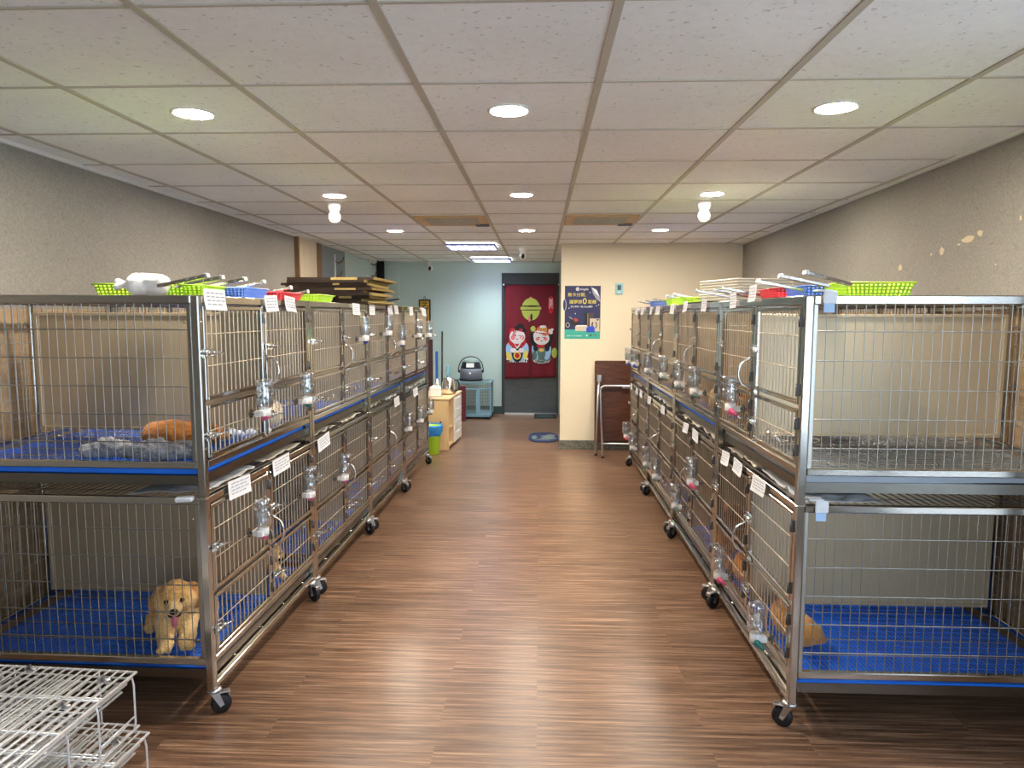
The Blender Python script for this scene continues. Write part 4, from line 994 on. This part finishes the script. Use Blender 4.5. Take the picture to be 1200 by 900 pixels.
for (w0, w1) in ((-.055, .055),):
    g.add([(w0, -.146, .20), (w1, -.146, .20), (w1*.95, -.128, .258), (w0*.95, -.128, .258), (w0, -.13, .20), (w1, -.13, .20), (w1, -.11, .258), (w0, -.11, .258)], [(0, 1, 2, 3), (4, 7, 6, 5), (0, 4, 5, 1), (3, 2, 6, 7), (0, 3, 7, 4), (1, 5, 6, 2)], False)
g.build('motor_cover', [mat('vacuum_black', (32, 38, 50), .4), white_plastic], v)
g = MB(); g.lathe([(.122, .268), (.115, .285), (.09, .30), (.02, .305)], 30); g.mi = 1
for k in range(9): g.bbox(-.08+.018*k, -.10, .285, -.072+.018*k, .06, .308, .001)
g.build('top_cap', [mat('vacuum_top', (158, 180, 180), .5), mat('vacuum_rib', (190, 206, 204), .5)], v)
g = MB(); g.tube([(-.172, -.02, .13), (-.180, -.02, .17)]+[(-.172*math.cos(PI*k/16)-.0, -.02, .19+.155*math.sin(PI*k/16)) for k in range(17)]+[(.180, -.02, .17), (.172, -.02, .13)], .007, 8); g.ell((-.17, -.02, .135), (.018, .02, .022)); g.ell((.17, -.02, .135), (.018, .02, .022)); g.build('handle', black_rubber, v)
m = MB(); m.bbox(-.05, -.012, 0, .05, .012, .50, .006); m.bbox(-.05, -.014, .44, .05, .014, .50, .006)
o = place(m.build('folded_step', mat('maroon_plastic', (96, 20, 40), .45)), (-1.06, 9.55, .0), .25); tag(o, 'dark red folded step standing in front of the blue wire crate', 'step')
# mats
m = MB(); oval = [(.18*math.copysign(abs(math.cos(t))**.75, math.cos(t)), .33*math.copysign(abs(math.sin(t))**.75, math.sin(t))) for t in [2*PI*k/40 for k in range(40)]]
m.prism(oval, lambda u, v, d: (u, v, d), .0, .010); m.mi = 1
rr = random.Random(2)
for (cx, cy, rx, ry) in ((.06, -.09, .10, .07), (.06, .03, .09, .06), (-.11, -.04, .03, .14), (.09, .12, .06, .05), (.0, -.19, .09, .03)):
    m.prism([(cx+rx*math.cos(t)*rr.uniform(.8, 1.1), cy+ry*math.sin(t)*rr.uniform(.8, 1.1)) for t in [2*PI*k/14 for k in range(14)]], lambda u, v, d: (u, v, d), .009, .0112)
o = place(m.build('oval_mat', [mat('navy_mat', (34, 44, 84), .95, 0, .3, 60, .4, 200), mat('mat_grey_green', (116, 128, 124), .95, 0, .2, 60)]), (.060, 8.31, 0.0), 0); tag(o, 'oval navy and grey mat on the floor beside the cream wall corner', 'mat')
m = MB(); m.bbox(-.16, -.20, 0, .16, .20, .010, .004); m.mi = 1; m.bbox(-.12, -.16, .009, .12, .16, .0115, .001)
o = place(m.build('door_mat', [mat('dark_mat_edge', (30, 34, 44), .95), mat('dark_mat_field', (52, 66, 68), .95, 0, .3, 40)]), (.095, 10.05, 0), 0); tag(o, 'dark rectangular door mat in front of the grey door', 'mat')
# yellow plaque on the back wall
o = empty('wall_plaque', (-1.688, 10.29, 1.345), 0, 'yellow plaque in a black frame hung on the pale wall', 'plaque')
g = MB()
for a in ((-.087, 0, -.067, .35), (.067, 0, .087, .35), (-.067, 0, .067, .02), (-.067, .33, .067, .35)): g.bbox(a[0], -.022, a[1], a[2], 0, a[3], .003)
g.tube([(-.02, -.01, .35), (0, -.012, .40), (.02, -.01, .35)], .005, 6); g.build('plaque_frame', black_paint, o)
g = MB(); g.box(-.068, -.012, .018, .068, -.001, .332); pl = g.build('yellow_board', mat('plaque_yellow', (204, 160, 36), .6), o)
text_mesh('ろ', .15, ink, (0, -.0135, .24), parent=pl)
# poster
ps = empty('poster', (.276, 7.598, 1.217), 0, 'navy and teal advertising poster on the cream wall', 'poster')
navy = mat('poster_navy', (30, 32, 84), .4, 0, .3, 6); pteal = mat('poster_teal', (52, 166, 148), .4); pyel = mat('poster_yellow', (230, 212, 96), .5); pw = mat('poster_white', (232, 232, 238), .5)
pgrey = mat('poster_grey', (150, 152, 170), .5); pbrown = mat('poster_brown', (70, 58, 48), .5); pbeige = mat('poster_beige', (196, 184, 166), .5); pblue = mat('poster_blue', (40, 72, 190), .5); pred = mat('poster_red', (176, 60, 40), .5); pblk = mat('poster_black', (22, 24, 34), .5)
PW, PH = .385, .57
U = lambda x: (x-125)/490*PW
V = lambda y: (755-y)/697*PH
g = MB(); g.box(0, -.0015, 0, PW, 0, PH); g.mi = 1; g.box(0, -.0018, 0, PW, -.0012, V(632))
lay = [.0018]
def art(i, pts):
    g.mi = i; lay[0] += .00012; y = -lay[0]
    g.add([(U(a), y, V(b)) for a, b in pts], [tuple(range(len(pts)))], False)
    # a sliver of thickness keeps each printed layer solid
def ae(i, cx, cy, rx, ry, a=0): art(i, [(cx+rx*math.cos(t)*math.cos(a)-ry*math.sin(t)*math.sin(a), cy+rx*math.cos(t)*math.sin(a)+ry*math.sin(t)*math.cos(a)) for t in [2*PI*k/22 for k in range(22)]])
def ab(i, x0, y0, x1, y1): art(i, [(x0, y1), (x1, y1), (x1, y0), (x0, y0)])
art(4, [(485, 75), (560, 105), (600, 190), (615, 270), (560, 235), (510, 160)]); art(3, [(487, 75), (560, 115), (600, 200), (540, 150)]); ae(4, 128, 310, 22, 75); ae(0, 120, 310, 18, 72)
for (x, y) in ((470, 145), (185, 352), (272, 422), (560, 320), (590, 305), (150, 560)): ae(3, x, y, 6, 6)
ab(5, 390, 410, 440, 585); ab(7, 440, 412, 525, 585); ab(4, 440, 420, 446, 570); ab(8, 472, 486, 605, 655); ae(7, 512, 572, 18, 40); ae(7, 552, 572, 20, 44); ae(8, 536, 572, 22, 44); ab(5, 565, 494, 592, 512)
ae(5, 168, 572, 40, 46); ae(4, 168, 572, 30, 36); ae(5, 168, 572, 18, 24); ae(5, 300, 570, 44, 44); ae(10, 275, 505, 34, 22, .2); art(5, [(180, 545), (215, 470), (250, 500), (290, 560), (230, 580)]); art(4, [(190, 460), (235, 490), (230, 500), (185, 470)])
ab(8, 272, 588, 440, 652); art(3, [(272, 588), (300, 575), (430, 575), (440, 588)]); ab(9, 425, 602, 540, 668); ab(9, 440, 588, 530, 604)
ae(3, 432, 712, 9, 11); ae(5, 484, 708, 11, 12); ae(10, 548, 706, 12, 12); ae(3, 300, 100, 24, 24); ae(0, 300, 100, 14, 14); ae(3, 300, 100, 8, 8)
sheet_o = g.build('printed_sheet', [navy, pteal, pyel, pw, pgrey, pblk, pblk, pbrown, pbeige, pblue, pred], ps)
for i, m_ in enumerate([navy, pteal, pyel, pw, pgrey, pblk, pblk, pbrown, pbeige, pblue, pred]): pass
TY = -.0105
def ptext(s, size, m_, x, y, sx=1.): return text_mesh(s, size, m_, (U(x), TY, V(y)), parent=ps, ext=.0003, sx=sx)
ptext('無卡分期,', .046, pyel, 288, 178); ptext('讓夢想', .046, pyel, 275, 272); ptext('距離', .046, pyel, 500, 272); ptext('0', .090, pyel, 398, 262, 1.05); ptext('安心申辦・線上Easy購物', .022, pw, 355, 332)
ptext('zingala', .034, pw, 390, 102); ptext('銀角零卡 無卡分期 輕鬆購物', .013, pw, 262, 718)
# thermostat
t = empty('thermostat', (.858, 7.598, 1.696), 0, 'small pale blue thermostat on the cream wall beside the poster', 'thermostat')
g = MB(); g.bbox(-.041, -.018, 0, .041, 0, .118, .006); g.build('case', mat('thermostat_teal', (150, 204, 214), .5), t); g = MB(); g.bbox(-.020, -.0205, .045, .020, -.017, .098, .002); g.build('screen', mat('thermostat_screen', (70, 76, 86), .3), t); g = MB(); g.bbox(-.014, -.0195, .016, .014, -.017, .028, .002); g.build('button', white_plastic, t)
# folding table leaning against the cream wall
t = empty('folding_table', (.95, 7.40, 0), 0, 'folded dark walnut table with tubular legs leaning on the cream wall', 'table')
M = Matrix.Translation((0, .105, .0)) @ Matrix.Rotation(-.06, 4, 'X')
g = MB(); g.bbox(-.345, -.022, .105, .345, 0, .985, .012, M); g.build('tabletop', walnut, t)
def leg(x0, x1, zt, zb, y0, y1):
    rr = .05; pts = [Vector((x0, y1, zb))]+[Vector((x0+rr-rr*math.cos(a), y0, zt-rr+rr*math.sin(a))) for a in [PI/2*k/6 for k in range(7)]]+[Vector((x1-rr+rr*math.sin(a), y0, zt-rr+rr*math.cos(a))) for a in [PI/2*k/6 for k in range(7)]]+[Vector((x1, y1, zb))]
    return pts
g = MB(); g.tube(leg(-.285, .285, .715, .013, .09, -.27), .0125, 10); g.rod((-.285, -.21, .14), (.285, -.21, .14), .009, 8); g.rod((-.05, .085, .703), (.02, .085, .703), .018, 10); g.build('leg', zinc, t)
g = MB(); g.tube([(-.295, .11, .80), (-.315, .05, .60), (-.345, -.13, .013)], .0125, 10); g.bbox(-.320, .09, .76, -.275, .135, .83, .004); g.build('leg', zinc, t)
g = MB(); g.tube([(.315, .11, .80), (.325, .05, .60), (.345, -.13, .013)], .0125, 10); g.build('leg', zinc, t)
for x, y in ((-.285, -.27), (.285, -.27), (-.345, -.13), (.345, -.13)): g = MB(); g.rod((x, y, 0), (x, y, .02), .015, 10); g.build('foot_cap', black_rubber, t)

# ------------------------------------------------------------------ ceiling fittings
k = 0
rows = ((2.69, 'third'), (4.53, 'second'), (6.42, 'first'))
for y, rn in rows:
    for x, cn in ((-1.32, 'over the cabinet-side cages'), (-.117, 'over the aisle'), (1.085, 'over the table-side cages')):
        o = empty('downlight', (x, y, CZ), 0, f'round ceiling light {cn}, {rn} row from the doorway curtain', 'ceiling light', 'round ceiling downlights')
        g = MB(); g.lathe([(.082, 0), (.082, -.004), (.074, -.007), (.068, -.005), (.068, 0)], 32, None, False); g.build('trim_ring', white_paint, o)
        g = MB(); g.lathe([(.068, -.003), (.068, -.0055), (.001, -.006)], 32); g.build('diffuser', lamp_mat, o)
for x, y, lab in ((-1.41, 4.83, 'white ball-shaped ceiling camera over the cages ending at the cabinet'), (1.105, 4.83, 'white ball-shaped ceiling camera over the cages ending at the folding table'), (-.19, 8.06, 'white ceiling camera with black lens in front of the doorway curtain'), (-1.585, 10.17, 'white ceiling camera with black lens in the corner above the yellow plaque')):
    o = empty('security_camera', (x, y, CZ), 0, lab, 'camera', 'ceiling security cameras')
    g = MB(); g.lathe([(.042, 0), (.046, -.006), (.045, -.03), (.036, -.055), (.030, -.066), (.01, -.068)], 22); g.build('mount_base', white_plastic, o)
    g = MB(); g.ell((0, 0, -.098), (.043, .043, .045), None, 22, 14); g.build('camera_head', white_plastic, o)
    blk = y > 7
    g = MB(); a = (0, -1) if blk else ((.75, .55) if x < 0 else (-.75, .55)); g.ell((a[0]*.026, a[1]*.026, -.10), (.024, .024, .030), None, 16, 10); g.build('lens', black_rubber, o, 'black lens')
def troffer(x, y, sx, sy, lab):
    o = empty('louvre_light', (x, y, CZ), 0, lab, 'ceiling light', 'louvred ceiling lights')
    g = MB(); g.box(-sx/2, -sy/2, -.004, sx/2, sy/2, -.001); g.build('tube_bank', tube_mat, o)
    g = MB()
    for k in range(7): xx = -sx/2+sx*k/6; g.box(xx-.004, -sy/2, -.034, xx+.004, sy/2, -.005)
    for k in range(13): yy = -sy/2+sy*k/12; g.box(-sx/2, yy-.002, -.032, sx/2, yy+.002, -.005)
    g.build('louvre', mat('louvre_blade', (120, 120, 150), .45), o)
troffer(-.74, 7.77, .52, .52, 'louvred fluorescent ceiling light nearer the air vents')
troffer(-.65, 9.68, .52, .52, 'louvred fluorescent ceiling light nearer the grey door')
def vent(x, y, lab):
    o = empty('air_vent', (x, y, CZ), 0, lab, 'air vent', 'ceiling air vents')
    g = MB()
    for a in ((-.28, -.28, -.21, .28), (.21, -.28, .28, .28), (-.21, -.28, .21, -.22), (-.21, .22, .21, .28)): g.box(a[0], a[1], -.012, a[2], a[3], -.001)
    g.build('vent_frame', mat('vent_board', (208, 176, 132), .7, 0, .1, 12), o)
    g = MB(); g.box(-.21, -.22, -.006, .21, .22, -.002); g.mi = 1
    for k in range(11): yy = -.2+.04*k; g.box(-.21, yy-.008, -.016, .21, yy-.004, -.006)
    for xx in (-.07, .07): g.box(xx-.004, -.22, -.017, xx+.004, .22, -.006)
    g.build('louvre', [mat('vent_dark', (136, 124, 104), .7), mat('vent_blade', (196, 186, 164), .6)], o)
    g = MB(); g.box(.17, .16, -.020, .28, .27, -.010); g.build('torn_tape', mat('violet_tape', (78, 72, 96), .6), o, 'dark violet tape patch')
vent(-.705, 5.74, 'ceiling air vent with a brown frame over the aisle, nearer the cabinet row')
vent(.485, 5.72, 'ceiling air vent with a brown frame nearer the folding table row')

# ------------------------------------------------------------------ light
def area(name, loc, rot, sx, sy, power, col):
    l = bpy.data.lights.new(name, 'AREA'); l.shape = 'RECTANGLE'; l.size = sx; l.size_y = sy; l.energy = power; l.color = col
    o = bpy.data.objects.new(name, l); COL.objects.link(o); o.location = loc; o.rotation_euler = rot; return o
area('daylight_through_window', (1.0, -1.75, 1.25), (PI/2, 0, 0), 1.7, 1.7, 26, (.72, .88, 1.0))
area('added_side_window_light', (2.04, .3, 1.2), (0, PI/2, 0), 1.7, 3.3, 5.5, (.70, .87, 1.0))  # added cool light outside the unseen side window, brightens the right-hand steel
w = bpy.data.worlds.new('sky'); scene.world = w; w.use_nodes = True
w.node_tree.nodes['Background'].inputs[0].default_value = (.72, .86, 1., 1); w.node_tree.nodes['Background'].inputs[1].default_value = 1.

# ------------------------------------------------------------------ camera
f, pi_, ya, ro = 816.0, .0997, .0386, .0019
fwd = Vector((-math.sin(ya)*math.cos(pi_), math.cos(ya)*math.cos(pi_), -math.sin(pi_)))
rt = Vector((math.cos(ya), math.sin(ya), 0)); up = rt.cross(fwd)
r_ = rt*math.cos(ro)+up*math.sin(ro); u_ = -rt*math.sin(ro)+up*math.cos(ro)
cd = bpy.data.cameras.new('camera'); cam = bpy.data.objects.new('camera', cd); COL.objects.link(cam)
cd.sensor_fit = 'HORIZONTAL'; cd.sensor_width = 36; cd.lens = 36*f/1200; cd.clip_start = .05
M = Matrix((r_, u_, -fwd)).transposed().to_4x4(); M.translation = (0, 0, 1.48); cam.matrix_world = M
scene.camera = cam
scene.view_settings.view_transform = 'Standard'; scene.view_settings.look = 'None'; scene.view_settings.gamma = 1; scene.view_settings.use_curve_mapping = False
scene.view_settings.exposure = 1.9
try:
    scene.cycles.use_denoising = True; scene.cycles.max_bounces = 8; scene.cycles.transparent_max_bounces = 24; scene.cycles.caustics_reflective = True; scene.cycles.sample_clamp_indirect = 4
except Exception: pass
